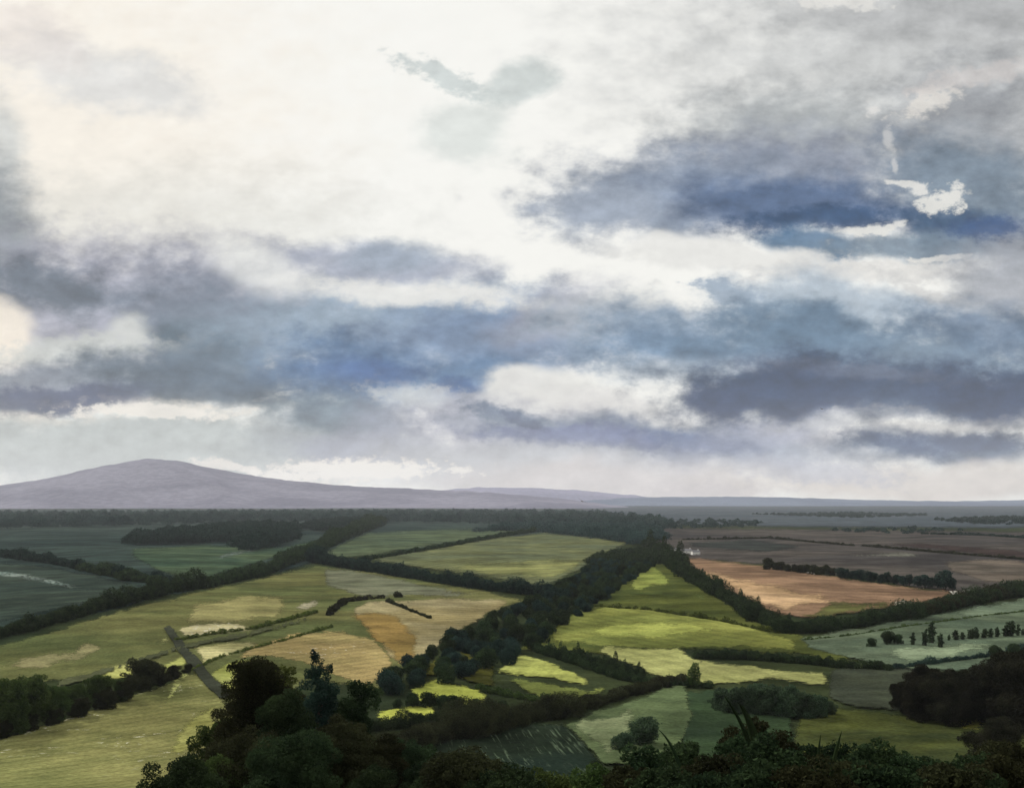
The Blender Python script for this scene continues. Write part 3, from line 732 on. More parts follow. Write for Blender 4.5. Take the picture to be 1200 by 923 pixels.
# left tree belt
lt = [make_tree('field_tree', 13, 12, M['green'], .42, 420 + i, nl=12, base=0, fine=4) for i in range(3)]
ld = [make_tree('dark_field_tree', 10, 11, M['brown'], .40, 430 + i, nl=11, base=0, fine=4) for i in range(2)]
for i, (px, py, h, lab) in enumerate([
    (-24, 866, 62, 'green tree half outside the left edge in the left belt'), (8, 862, 66, 'tall green tree at the left edge of the left belt'), (38, 852, 60, 'green tree second from the left edge in the left belt'),
    (66, 846, 44, 'green tree in the middle of the left belt below the buff patch'), (90, 838, 36, 'green tree just left of the pale lime strip'), (118, 830, 40, 'rounded green tree below the pale lime strip'), (140, 822, 28, 'small green tree at the right end of the green ones')]):
    q = at(px, py)[0]; place(lt[i % 3], q, h / F * q[1] / 13, RNG.uniform(0, 6), lab, 'tree', 'green trees of the left belt', sz=1)
for i, (px, py, h, lab) in enumerate([
    (0, 866, 26, 'low brown bush at the left edge below the green trees'), (30, 858, 24, 'low brown bush below the second green tree'), (62, 850, 24, 'low brown bush in the middle of the left belt'),
    (92, 842, 26, 'low brown bush below the lime strip tree'), (124, 832, 26, 'dark brown bush in front of the rounded green tree'), (148, 822, 30, 'dark brown tree left of the black tree'),
    (170, 808, 38, 'black tree sticking up from the right part of the left belt'), (186, 802, 24, 'dark tree just right of the black tree'), (204, 796, 18, 'smaller dark tree tapering the left belt'), (220, 789, 12, 'last low bush at the right tip of the left belt')]):
    q = at(px, py)[0]; place(ld[i % 2], q, h / F * q[1] / 10, RNG.uniform(0, 6), lab, 'tree', 'brown trees of the left belt', sz=.95)

# ------------------------------------------------------------------ near trees on the slope
def near(px, top, Y, wpx, mat, label, seed, shape='round', name='broadleaf_tree', leaf=0.2, nl=16, cat='tree', cover=1.9):
    b = spot(px, Y); h = (CZ - (top - HY) / F * Y) - b[2]; w = wpx / F * Y
    if shape == 'shrub': h *= 1.04
    t = make_tree(name, h, w, mat, leaf, seed, shape, base=0.05, nl=nl, cover=cover * .75, fine=7)
    t.location = b; t.rotation_euler = (0, 0, seed * 1.7 % 6.28)
    return tag(t, label, cat)
near(298, 768, 98, 96, M['brown'], 'tall brown green tree at the left of the near tree group', 501, nl=22, leaf=.2)
near(376, 762, 90, 76, M['blue'], 'tall blue green pointed tree in the near tree group', 502, 'pointed', 'fir_tree', nl=13, leaf=.2)
near(336, 812, 84, 70, M['dark'], 'dark tree filling the gap between the two tallest near trees', 503, leaf=.2)
near(420, 796, 92, 66, M['dark'], 'dark green tree right of the pointed tree', 504, leaf=.2)
near(334, 778, 118, 60, M['olive'], 'bright olive tree glimpsed behind the near tree group', 505, leaf=.24)
near(258, 842, 104, 62, M['green'], 'mid green bush left of the tall brown tree', 506, nl=14)
near(286, 862, 80, 110, M['brown'], 'dark round tree low in front of the tall brown tree', 507, nl=18, leaf=.18)
near(350, 862, 74, 110, M['dark'], 'dark tree low in the middle of the near tree group', 508, nl=18, leaf=.18)
near(404, 846, 80, 90, M['brown'], 'dark brown green tree low on the right of the near group', 509, nl=18, leaf=.18)
near(446, 866, 88, 70, M['brown'], 'brown green bushy tree at the right end of the near group', 510, leaf=.18)
near(218, 892, 70, 110, M['dark'], 'low dark bush at the left foot of the near tree group', 511, 'shrub', 'shrub', nl=18, leaf=.16, cat='bush')
near(250, 884, 78, 70, M['green'], 'green bush between the dark bush and the near trees', 512, 'shrub', 'shrub', nl=16, leaf=.16, cat='bush')
near(500, 902, 84, 90, M['dark'], 'dark low bush below the lime clearing', 513, 'shrub', 'shrub', nl=16, leaf=.17, cat='bush')
near(430, 900, 66, 90, M['dark'], 'dark bush at the bottom left of the lime clearing', 514, 'shrub', 'shrub', nl=16, leaf=.16, cat='bush')
# scrub lower right
SCR = [
 (900, 836, 48, 120, 'brown', 'large brown scrub bush with the two long grass blades on its left'),
 (858, 852, 42, 90, 'dark', 'dark green scrub bush behind the long grass blades'),
 (800, 872, 46, 100, 'dark', 'green scrub bush at the left end of the scrub'),
 (760, 884, 36, 120, 'dark', 'dark scrub bush at the lower left of the scrub'),
 (700, 902, 40, 110, 'green', 'low green scrub bush at the foot of the streaked meadow'),
 (830, 886, 32, 130, 'brown', 'brown scrub bush at the bottom centre right'),
 (905, 880, 30, 130, 'dark', 'dark scrub bush below the large brown one'),
 (970, 886, 34, 110, 'brown', 'brown scrub bush between the short grass blades and the bottom'),
 (1034, 856, 40, 100, 'dark', 'black green bush with a ragged top in the olive meadow'),
 (1010, 872, 36, 90, 'dark', 'black green bush left of the ragged top bush'),
 (1076, 880, 36, 100, 'dark', 'black green bush right of the ragged top bush'),
 (1100, 896, 30, 120, 'brown', 'brown bush at the bottom edge on the right'),
 (1180, 888, 38, 120, 'brown', 'brown bush in the lower right corner'),
 (1230, 870, 42, 120, 'brown', 'dark bush just past the lower right corner'),
 (1040, 900, 28, 130, 'dark', 'lowest black green bush at the bottom edge'),
 (610, 912, 46, 120, 'dark', 'very low dark bush under the streaked meadow'),
 (930, 862, 52, 120, 'dark', 'dark green bush between the large brown bush and the short reeds'),
 (1000, 896, 34, 120, 'brown', 'brown bush under the black green bushes'),
 (740, 900, 34, 110, 'brown', 'brown bush at the bottom left of the scrub'),
 (785, 896, 30, 120, 'dark', 'dark bush at the bottom under the green scrub bush'),
 (870, 900, 26, 140, 'dark', 'dark bush at the bottom edge below the reeds'),
 (950, 904, 26, 140, 'brown', 'brown bush at the bottom edge below the short reeds'),
 (1140, 902, 32, 120, 'dark', 'dark bush at the bottom between the two brown right bushes'),
 (1205, 850, 60, 110, 'brown', 'tall dark bush at the right edge under the copper trees'),
 (545, 884, 70, 110, 'brown', 'brown bush at the left side of the streaked meadow'),
 (470, 870, 96, 110, 'dark', 'dark bush right behind the near tree group'),
 (985, 876, 50, 100, 'dark', 'dark bush right of the short reeds'),
 (1130, 880, 50, 110, 'dark', 'dark bush in the olive meadow below the copper trees'),
 (650, 906, 50, 110, 'green', 'low green bush in the middle of the bottom edge'),
]
for i, (px, top, Y, w, mt, lab) in enumerate(SCR):
    near(px, top, Y, w, M[mt], lab, 540 + i, 'shrub', 'scrub_bush', leaf=0.09 + Y * .0012, nl=20, cat='bush', cover=1.7)

# ------------------------------------------------------------------ tall reeds
def reeds(spec, Y, label, rx):
    """spec: (base x, mid x, mid y, tip x, tip y, width) as directions; the reed is rooted in the slope at distance Y"""
    V, Fc = [], []
    k = Y / F
    for (xb, xm, ym, xt, yt, wd) in spec:
        g = spot(xb, Y); p0 = g - [0, 0, .1]
        p1 = np.array([(xm - CX) * k, Y + .1, CZ - (ym - HY) * k]); p2 = np.array([(xt - CX) * k, Y - .35, CZ - (yt - HY) * k])
        n = 14; b0 = len(V)
        for i in range(n + 1):
            t = i / n; c = p0 * (1 - t) ** 2 + 2 * p1 * t * (1 - t) + p2 * t * t
            w = wd * 1.5 * k * .5 * min(1, .35 + 1.3 * t) * (1 - t ** 3) + .002
            V += [c + [-w, 0, 0], c + [0, -w * .35, 0], c + [w, 0, 0], c + [0, w * .2, 0]]
        for i in range(n):
            for j in range(4):
                a_ = b0 + i * 4 + j; b_ = b0 + i * 4 + (j + 1) % 4; Fc.append([a_, b_, b_ + 4, a_ + 4])
    V = np.array(V); base = spot(rx, Y)
    o = mesh_obj('tall_reed', V - base, Fc, M['dark'], None, smooth=True); o.location = base
    return tag(o, label, 'reed')
reeds([(900, 896, 872, 842, 807, 5), (906, 892, 846, 861, 819, 9), (890, 890, 900, 891, 842, 3)], 34, 'two long curved dark reed blades with a short one rising over the scrub', 900)
reeds([(812, 806, 880, 768, 850, 4)], 34, 'single thin curved reed blade left of the two long ones', 812)
reeds([(957, 957, 900, 958, 857, 4), (968, 972, 900, 983, 852, 5), (963, 963, 920, 964, 874, 3)], 34, 'three short upright reed blades right of the large brown bush', 960)

# ------------------------------------------------------------------ undergrowth on the near slope
def undergrowth():
    rng = np.random.default_rng(9); out = []
    n = 2600
    Y = rng.uniform(14, 180, n) ; X = rng.uniform(-0.62, 0.62, n) * (Y + 12)
    Z = terrain(X, Y)
    for x, y, z in zip(X, Y, Z):
        h = rng.uniform(.25, .9) * (0.6 + y / 200)
        out.append(lobes_to_quads([(x, y, z + h * .3, h * 1.2, h * 1.2, h * .7)], 0.12 + y * .0016, .8, rng, -.1))
    V = np.concatenate(out)
    o = quads_mesh('undergrowth', V, M['brown'])
    return tag(o, 'dark low undergrowth covering the near slope', 'undergrowth', kind='stuff')
undergrowth()

# ------------------------------------------------------------------ small farm buildings
def box(V, Fc, x0, x1, y0, y1, z0, z1):
    b = len(V); V += [(x0, y0, z0), (x1, y0, z0), (x1, y1, z0), (x0, y1, z0), (x0, y0, z1), (x1, y0, z1), (x1, y1, z1), (x0, y1, z1)]
    for f in ([0, 3, 2, 1], [4, 5, 6, 7], [0, 1, 5, 4], [1, 2, 6, 5], [2, 3, 7, 6], [3, 0, 4, 7]): Fc.append([b + i for i in f])
def house(L, D, H, R, nwin):
    root = empty('cottage', (0, 0, 0))
    V, Fc = [], []
    box(V, Fc, -L / 2, L / 2, -D / 2, D / 2, -.4, H)
    b = len(V); V += [(-L / 2, -D / 2, H), (-L / 2, D / 2, H), (-L / 2, 0, H + R * .97), (L / 2, -D / 2, H), (L / 2, D / 2, H), (L / 2, 0, H + R * .97)]
    Fc += [[b, b + 2, b + 1], [b + 3, b + 4, b + 5]]
    mesh_obj('wall', V, Fc, M['white'], root)
    V = []; Fc = []
    e = .35; t = .18
    for s in (-1, 1):
        b = len(V)
        for x in (-L / 2 - e, L / 2 + e):
            V += [(x, s * (D / 2 + e), H - e * 2 * R / D + .02), (x, 0, H + R + .02), (x, 0, H + R + .02 + t), (x, s * (D / 2 + e), H - e * 2 * R / D + .02 + t)]
        Fc += [[b, b + 1, b + 5, b + 4], [b + 3, b + 7, b + 6, b + 2], [b, b + 4, b + 7, b + 3], [b, b + 3, b + 2, b + 1], [b + 4, b + 5, b + 6, b + 7], [b + 1, b + 2, b + 6, b + 5]]
    mesh_obj('roof', V, Fc, M['slate'], root)
    V = []; Fc = []; box(V, Fc, L * .3, L * .3 + .8, -.4, .4, H + R * .5, H + R + 1.1); mesh_obj('chimney', V, Fc, M['white'], root)
    V = []; Fc = []; box(V, Fc, -.5, .5, -D / 2 - .06, -D / 2 + .02, 0, 2.0); mesh_obj('door', V, Fc, M['wood'], root)
    for i in range(nwin):
        x = -L / 2 + L * (i + .5) / nwin
        if abs(x) < 1.1: continue
        V = []; Fc = []; box(V, Fc, x - .5, x + .5, -D / 2 - .05, -D / 2 + .02, 1.0, 2.1); mesh_obj('window', V, Fc, M['glass'], root)
    return root
hs = house(11, 6, 4.2, 2.2, 5)
for px, py, rz, sc_, lab in [(770, 645, .2, .9, 'tiny white cottage just right of the tip of the tree belt'), (782, 646, -.3, .8, 'second tiny white cottage from the tree belt'),
                       (793, 647, .5, .8, 'middle tiny white cottage of the five above the tan field'), (805, 649, -.1, .95, 'fourth white cottage from the tree belt above the tan field'), (815, 650, .3, .85, 'rightmost white cottage of the five above the tan field')]:
    q = at(px, py)[0]; r = hs if px == 770 else copy_tree(hs)
    r.location = q; r.rotation_euler = (0, 0, rz); r.scale = (sc_,) * 3
    tag(r, lab, 'cottage', 'white cottages above the tan field')

# ------------------------------------------------------------------ two gliding birds
def bird(loc, span, label, rz, roll):
    V, Fc = [], []
    n = 8; prof = [(-.5, .012, 0), (-.42, .03, .0), (-.3, .05, 0), (-.1, .085, 0), (.1, .09, 0), (.25, .06, .01), (.34, .055, .02), (.42, .045, .02), (.47, .015, .015), (.53, .004, .005)]
    for (x, r, z) in prof:
        for k in range(n):
            a = 2 * PI * k / n; V.append((x * .9, r * math.cos(a), z + r * .85 * math.sin(a)))
    for s in range(len(prof) - 1):
        for k in range(n):
            a = s * n + k; b = s * n + (k + 1) % n; Fc.append([a, b, b + n, a + n])
    for sd in (-1, 1):       # wings: four chord sections each
        b0 = len(V)
        for (y, x, c, z, t) in [(.05, .05, .17, .03, .02), (.35, .10, .16, .10, .014), (.65, .03, .12, .14, .009), (1.0, -.16, .03, .12, .003)]:
            V += [(x + c, sd * y, z), (x, sd * y, z + t), (x - c, sd * y, z - .01), (x, sd * y, z - t)]
        for s in range(3):
            for j in range(4):
                a = b0 + s * 4 + j; b = b0 + s * 4 + (j + 1) % 4; Fc.append([a, b, b + 4, a + 4])
    b = len(V); V += [(-.36, -.03, .01), (-.36, .03, .01), (-.68, .1, .0), (-.68, -.1, .0), (-.36, 0, -.015), (-.68, 0, -.012)]
    Fc += [[b, b + 1, b + 2, b + 3], [b, b + 3, b + 5, b + 4], [b + 1, b + 4, b + 5, b + 2]]
    V = [(p[0] * span * .5, p[1] * span * .5, p[2] * span * .5) for p in V]
    o = mesh_obj('bird', V, Fc, M['bird'], None, smooth=True)
    o.location = loc; o.rotation_euler = (roll, -.25, rz)
    return tag(o, label, 'bird')
def air(px, py, Y): return ((px - CX) / F * Y, Y, CZ - (py - HY) / F * Y)
bird(air(682, 587, 45), .5, 'brown bird gliding low over the horizon beside the far wood', 1.9, .45)
bird(air(963, 479, 60), .55, 'small dark bird high against the dark cloud', 1.8, .3)

# ------------------------------------------------------------------ hills on the horizon
def hill(prof, Y0, depth, mat, label, seed, rough=1.0):
    """prof: (px, py) skyline; a real ridge Y0 metres away, falling away in front and behind"""
    px = np.array([p[0] for p in prof], float); py = np.array([p[1] for p in prof], float)
    xs = np.arange(px.min(), px.max(), 3.0)
    # smooth the skyline, add small irregularity
    yy = np.interp(xs, px, py)
    ker = np.hanning(13); ker /= ker.sum(); yy = np.convolve(np.pad(yy, 6, mode='edge'), ker, 'valid')
    yy += vnoise(xs / 14, seed) * .6 * rough + vnoise(xs / 5, seed + 1) * .3 * rough
    X = (xs - CX) / F * Y0; Zc = CZ - (yy - HY) / F * Y0
    ts = np.linspace(-1, 1, 41); V = []
    for t in ts:
        s = math.cos(t * PI / 2) ** 1.3 if abs(t) < 1 else 0
        und = vnoise(xs / 30 + t * 3, seed + 5) * .08 * (1 - s) * s * 4
        V.append(np.stack([X * (1 + t * depth / Y0 * .8), np.full(len(X), Y0 + t * depth), -2 + (Zc + 2) * np.clip(s + und, 0, 1)], 1))
    nx = len(xs); V = np.concatenate(V); Fc = []
    for r in range(len(ts) - 1):
        for c in range(nx - 1):
            a = r * nx + c; Fc.append([a, a + 1, a + nx + 1, a + nx])
    o = mesh_obj('hill', V, Fc, mat, None, smooth=True)
    return tag(o, label, 'hill', kind='structure')
heather = fm((142, 140, 158), (116, 115, 134), big=0.0009, contrast=.5, bump=False, patch=False, gain=.8)  # heather grey, with pale distance haze mixed into the colour
bluish = fm((112, 124, 146), (96, 108, 132), big=0.0006, contrast=.5, bump=False, patch=False, gain=.8)  # ridge colour tinted blue to stand for distance haze
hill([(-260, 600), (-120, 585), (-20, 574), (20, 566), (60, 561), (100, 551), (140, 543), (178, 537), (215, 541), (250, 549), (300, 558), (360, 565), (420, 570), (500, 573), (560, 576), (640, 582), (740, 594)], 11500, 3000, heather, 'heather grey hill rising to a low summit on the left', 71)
hill([(400, 590), (480, 577), (560, 571), (640, 572), (700, 576), (760, 582), (850, 592)], 15500, 2500, fm((152, 150, 176), (136, 136, 162), big=0.0006, contrast=.5, bump=False, patch=False, gain=.8), 'faint violet hill behind the far wood', 72)  # lighter violet colour paints in the fading by haze
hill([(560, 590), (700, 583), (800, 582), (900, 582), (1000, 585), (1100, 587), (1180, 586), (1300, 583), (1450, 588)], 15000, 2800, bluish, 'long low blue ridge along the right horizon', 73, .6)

# ------------------------------------------------------------------ haze
def haze():
    V, Fc = [], []
    box(V, Fc, -22000, 22000, -300, 22500, -12, 640)
    m, nt, out = new_mat('haze_air')
    v = N(nt, 'ShaderNodeVolumePrincipled'); v.inputs['Color'].default_value = (0.86, 0.9, 1.0, 1)
    v.inputs['Density'].default_value = HAZE; v.inputs['Anisotropy'].default_value = 0.2
    nt.links.new(v.outputs[0], out.inputs['Volume'])
    o = mesh_obj('haze', V, Fc, m)
    tag(o, 'thin pale air haze over the whole plain', 'haze', kind='stuff')
HAZE = 2.4e-5
haze()
#@@SKY@@
# ------------------------------------------------------------------ world: sky with cloud layer
def build_world():
    w = bpy.data.worlds.new("World"); SC.world = w; w.use_nodes = True
    nt = w.node_tree; nt.nodes.clear()
    L = nt.links.new
    out = N(nt, 'ShaderNodeOutputWorld'); bg = N(nt, 'ShaderNodeBackground')
    sky = N(nt, 'ShaderNodeTexSky'); sky.sky_type = 'NISHITA'; sky.sun_disc = False
    sky.sun_elevation = SUN_EL; sky.sun_rotation = SUN_ROT
    sky.air_density = 1.0; sky.dust_density = 2.0; sky.ozone_density = 1.0
    tc = N(nt, 'ShaderNodeTexCoord')
    sx = N(nt, 'ShaderNodeSeparateXYZ'); L(tc.outputs['Generated'], sx.inputs[0])
    def m(op, a, b=None, c=None):
        n = N(nt, 'ShaderNodeMath', operation=op)
        for i, v in enumerate((a, b, c)):
            if v is None: continue
            if isinstance(v, (int, float)): n.inputs[i].default_value = v
            else: L(v, n.inputs[i])
        return n.outputs[0]
    ay = m('MAXIMUM', m('ABSOLUTE', sx.outputs['Y']), 0.02)
    U = m('MULTIPLY_ADD', m('DIVIDE', sx.outputs['X'], ay), 12.87, 6.0)
    V = m('MULTIPLY_ADD', m('DIVIDE', sx.outputs['Z'], ay), -12.87, 5.87)
    cb = N(nt, 'ShaderNodeCombineXYZ'); L(U, cb.inputs[0]); L(V, cb.inputs[1]); cb.inputs[2].default_value = 0
    # stretched coordinates for the cloud noise
    st = N(nt, 'ShaderNodeMapping'); st.inputs['Scale'].default_value = (0.85, 1.35, 1); L(cb.outputs[0], st.inputs['Vector'])
    def noise(scale, detail, rough, off=0.0, vec=None, dist=0.0):
        n = N(nt, 'ShaderNodeTexNoise'); n.noise_dimensions = '3D'
        n.inputs['Scale'].default_value = scale; n.inputs['Detail'].default_value = detail; n.inputs['Roughness'].default_value = rough
        n.inputs['Distortion'].default_value = dist
        mp = N(nt, 'ShaderNodeMapping'); mp.inputs['Location'].default_value = (off, off * 0.7, off * 1.3)
        L(vec or st.outputs[0], mp.inputs['Vector']); L(mp.outputs[0], n.inputs['Vector'])
        return n
    # domain warp
    wn = noise(0.9, 3, 0.55, 3.1)
    wv = N(nt, 'ShaderNodeVectorMath', operation='SUBTRACT'); L(wn.outputs['Color'], wv.inputs[0]); wv.inputs[1].default_value = (0.5, 0.5, 0.5)
    ws = N(nt, 'ShaderNodeVectorMath', operation='MULTIPLY'); L(wv.outputs[0], ws.inputs[0]); ws.inputs[1].default_value = (0.75, 0.38, 0)
    wa = N(nt, 'ShaderNodeVectorMath', operation='ADD'); L(cb.outputs[0], wa.inputs[0]); L(ws.outputs[0], wa.inputs[1])
    P = wa.outputs[0]
    fA = m('SUBTRACT', noise(1.6, 5, 0.58, 11.0).outputs['Fac'], 0.5)
    fB = m('SUBTRACT', noise(3.4, 5, 0.6, 23.0).outputs['Fac'], 0.5)
    fC = m('SUBTRACT', noise(9.0, 4, 0.62, 41.0).outputs['Fac'], 0.5)
    edge = {}
    def edge_noise(k, fine):
        k = round(k * 5) / 5
        if (k, fine) not in edge:
            if fine: edge[(k, fine)] = m('MULTIPLY_ADD', fC, k * 2.4, m('MULTIPLY', fB, k * 1.2))
            else: edge[(k, fine)] = m('MULTIPLY_ADD', fB, k * 1.3, m('MULTIPLY', fA, k * 1.6))
        return edge[(k, fine)]
    def rgb(c):
        n = lin(c); return (n[0], n[1], n[2], 1)
    # base wash
    col = N(nt, 'ShaderNodeRGB'); col.outputs[0].default_value = rgb(BASE_SKY); cur = col.outputs[0]
    rots = {}
    for bi, (cx, cy, rx, ry, rot, soft, c, al, k) in enumerate(BLOBS):
        ang = min((-24, -14, -4, 0, 4, 8, 14, 22), key=lambda q: abs(q - rot))
        if ang not in rots:
            if ang == 0: rots[ang] = P
            else:
                rt = N(nt, 'ShaderNodeVectorRotate'); rt.rotation_type = 'Z_AXIS'; rt.inputs['Angle'].default_value = -math.radians(ang)
                L(P, rt.inputs['Vector']); rots[ang] = rt.outputs[0]
        a_ = -math.radians(ang)
        qx = (cx * math.cos(a_) - cy * math.sin(a_)) / 100; qy = (cx * math.sin(a_) + cy * math.cos(a_)) / 100
        s_x, s_y = 100 / rx, 100 / ry
        if bi % 12 == 11:      # keeps the node evaluation sequential
            for q in list(rots):
                sq = N(nt, 'ShaderNodeVectorMath', operation='MULTIPLY_ADD'); L(cur, sq.inputs[0]); sq.inputs[1].default_value = (1e-6, 1e-6, 1e-6); L(rots[q], sq.inputs[2])
                rots[q] = sq.outputs[0]
        mp = N(nt, 'ShaderNodeVectorMath', operation='MULTIPLY_ADD'); L(rots[ang], mp.inputs[0])
        mp.inputs[1].default_value = (s_x, s_y, 0); mp.inputs[2].default_value = (-qx * s_x, -qy * s_y, 0)
        ln = N(nt, 'ShaderNodeVectorMath', operation='LENGTH'); L(mp.outputs[0], ln.inputs[0])
        d = m('ADD', ln.outputs['Value'], edge_noise(k, ry <= 17))
        mr = N(nt, 'ShaderNodeMapRange'); mr.interpolation_type = 'SMOOTHSTEP'
        mr.inputs['From Min'].default_value = 1.0 + 0.38 * soft; mr.inputs['From Max'].default_value = 1.0 - 0.62 * soft
        mr.inputs['To Min'].default_value = 0; mr.inputs['To Max'].default_value = al
        L(d, mr.inputs['Value'])
        mx = N(nt, 'ShaderNodeMix', data_type='RGBA'); L(mr.outputs['Result'], mx.inputs[0]); L(cur, mx.inputs[6]); mx.inputs[7].default_value = rgb(c)
        cur = mx.outputs[2]
    # puffy tonal variation inside the clouds (stronger where the cloud is darker)
    bw = N(nt, 'ShaderNodeRGBToBW'); L(cur, bw.inputs[0])
    darkness = m('SUBTRACT', 1.0, bw.outputs[0])
    # lit upper sides and shaded bases of the puffs
    dn = N(nt, 'ShaderNodeVectorMath', operation='ADD'); L(st.outputs[0], dn.inputs[0]); dn.inputs[1].default_value = (0.05, 0.17, 0)
    e1 = noise(1.7, 6, 0.56, 57.0).outputs['Fac']; e2 = noise(1.7, 6, 0.56, 57.0, vec=dn.outputs[0]).outputs['Fac']
    relief = m('SUBTRACT', e2, e1)
    var = m('MULTIPLY_ADD', fB, 0.55, m('MULTIPLY_ADD', fA, 0.75, m('MULTIPLY_ADD', relief, 1.1, m('MULTIPLY', fC, 0.45))))
    var = m('MULTIPLY', var, m('MULTIPLY_ADD', darkness, 1.2, -0.03))
    gain = m('ADD', 1.0, var)
    sc = N(nt, 'ShaderNodeVectorMath', operation='SCALE'); L(cur, sc.inputs[0]); L(gain, sc.inputs[3])
    # outside the mapped part: high sky above, bright broken cloud
    k10 = N(nt, 'ShaderNodeVectorMath', operation='SCALE'); L(sc.outputs[0], k10.inputs[0]); k10.inputs[3].default_value = 1.0 / SKY_STRENGTH
    fin = N(nt, 'ShaderNodeMix', data_type='RGBA'); fin.inputs[0].default_value = 0.96
    L(sky.outputs[0], fin.inputs[6]); L(k10.outputs[0], fin.inputs[7])
    L(fin.outputs[2], bg.inputs[0]); bg.inputs[1].default_value = SKY_STRENGTH
    L(bg.outputs[0], out.inputs[0])
    w.cycles.sampling_method = 'NONE'

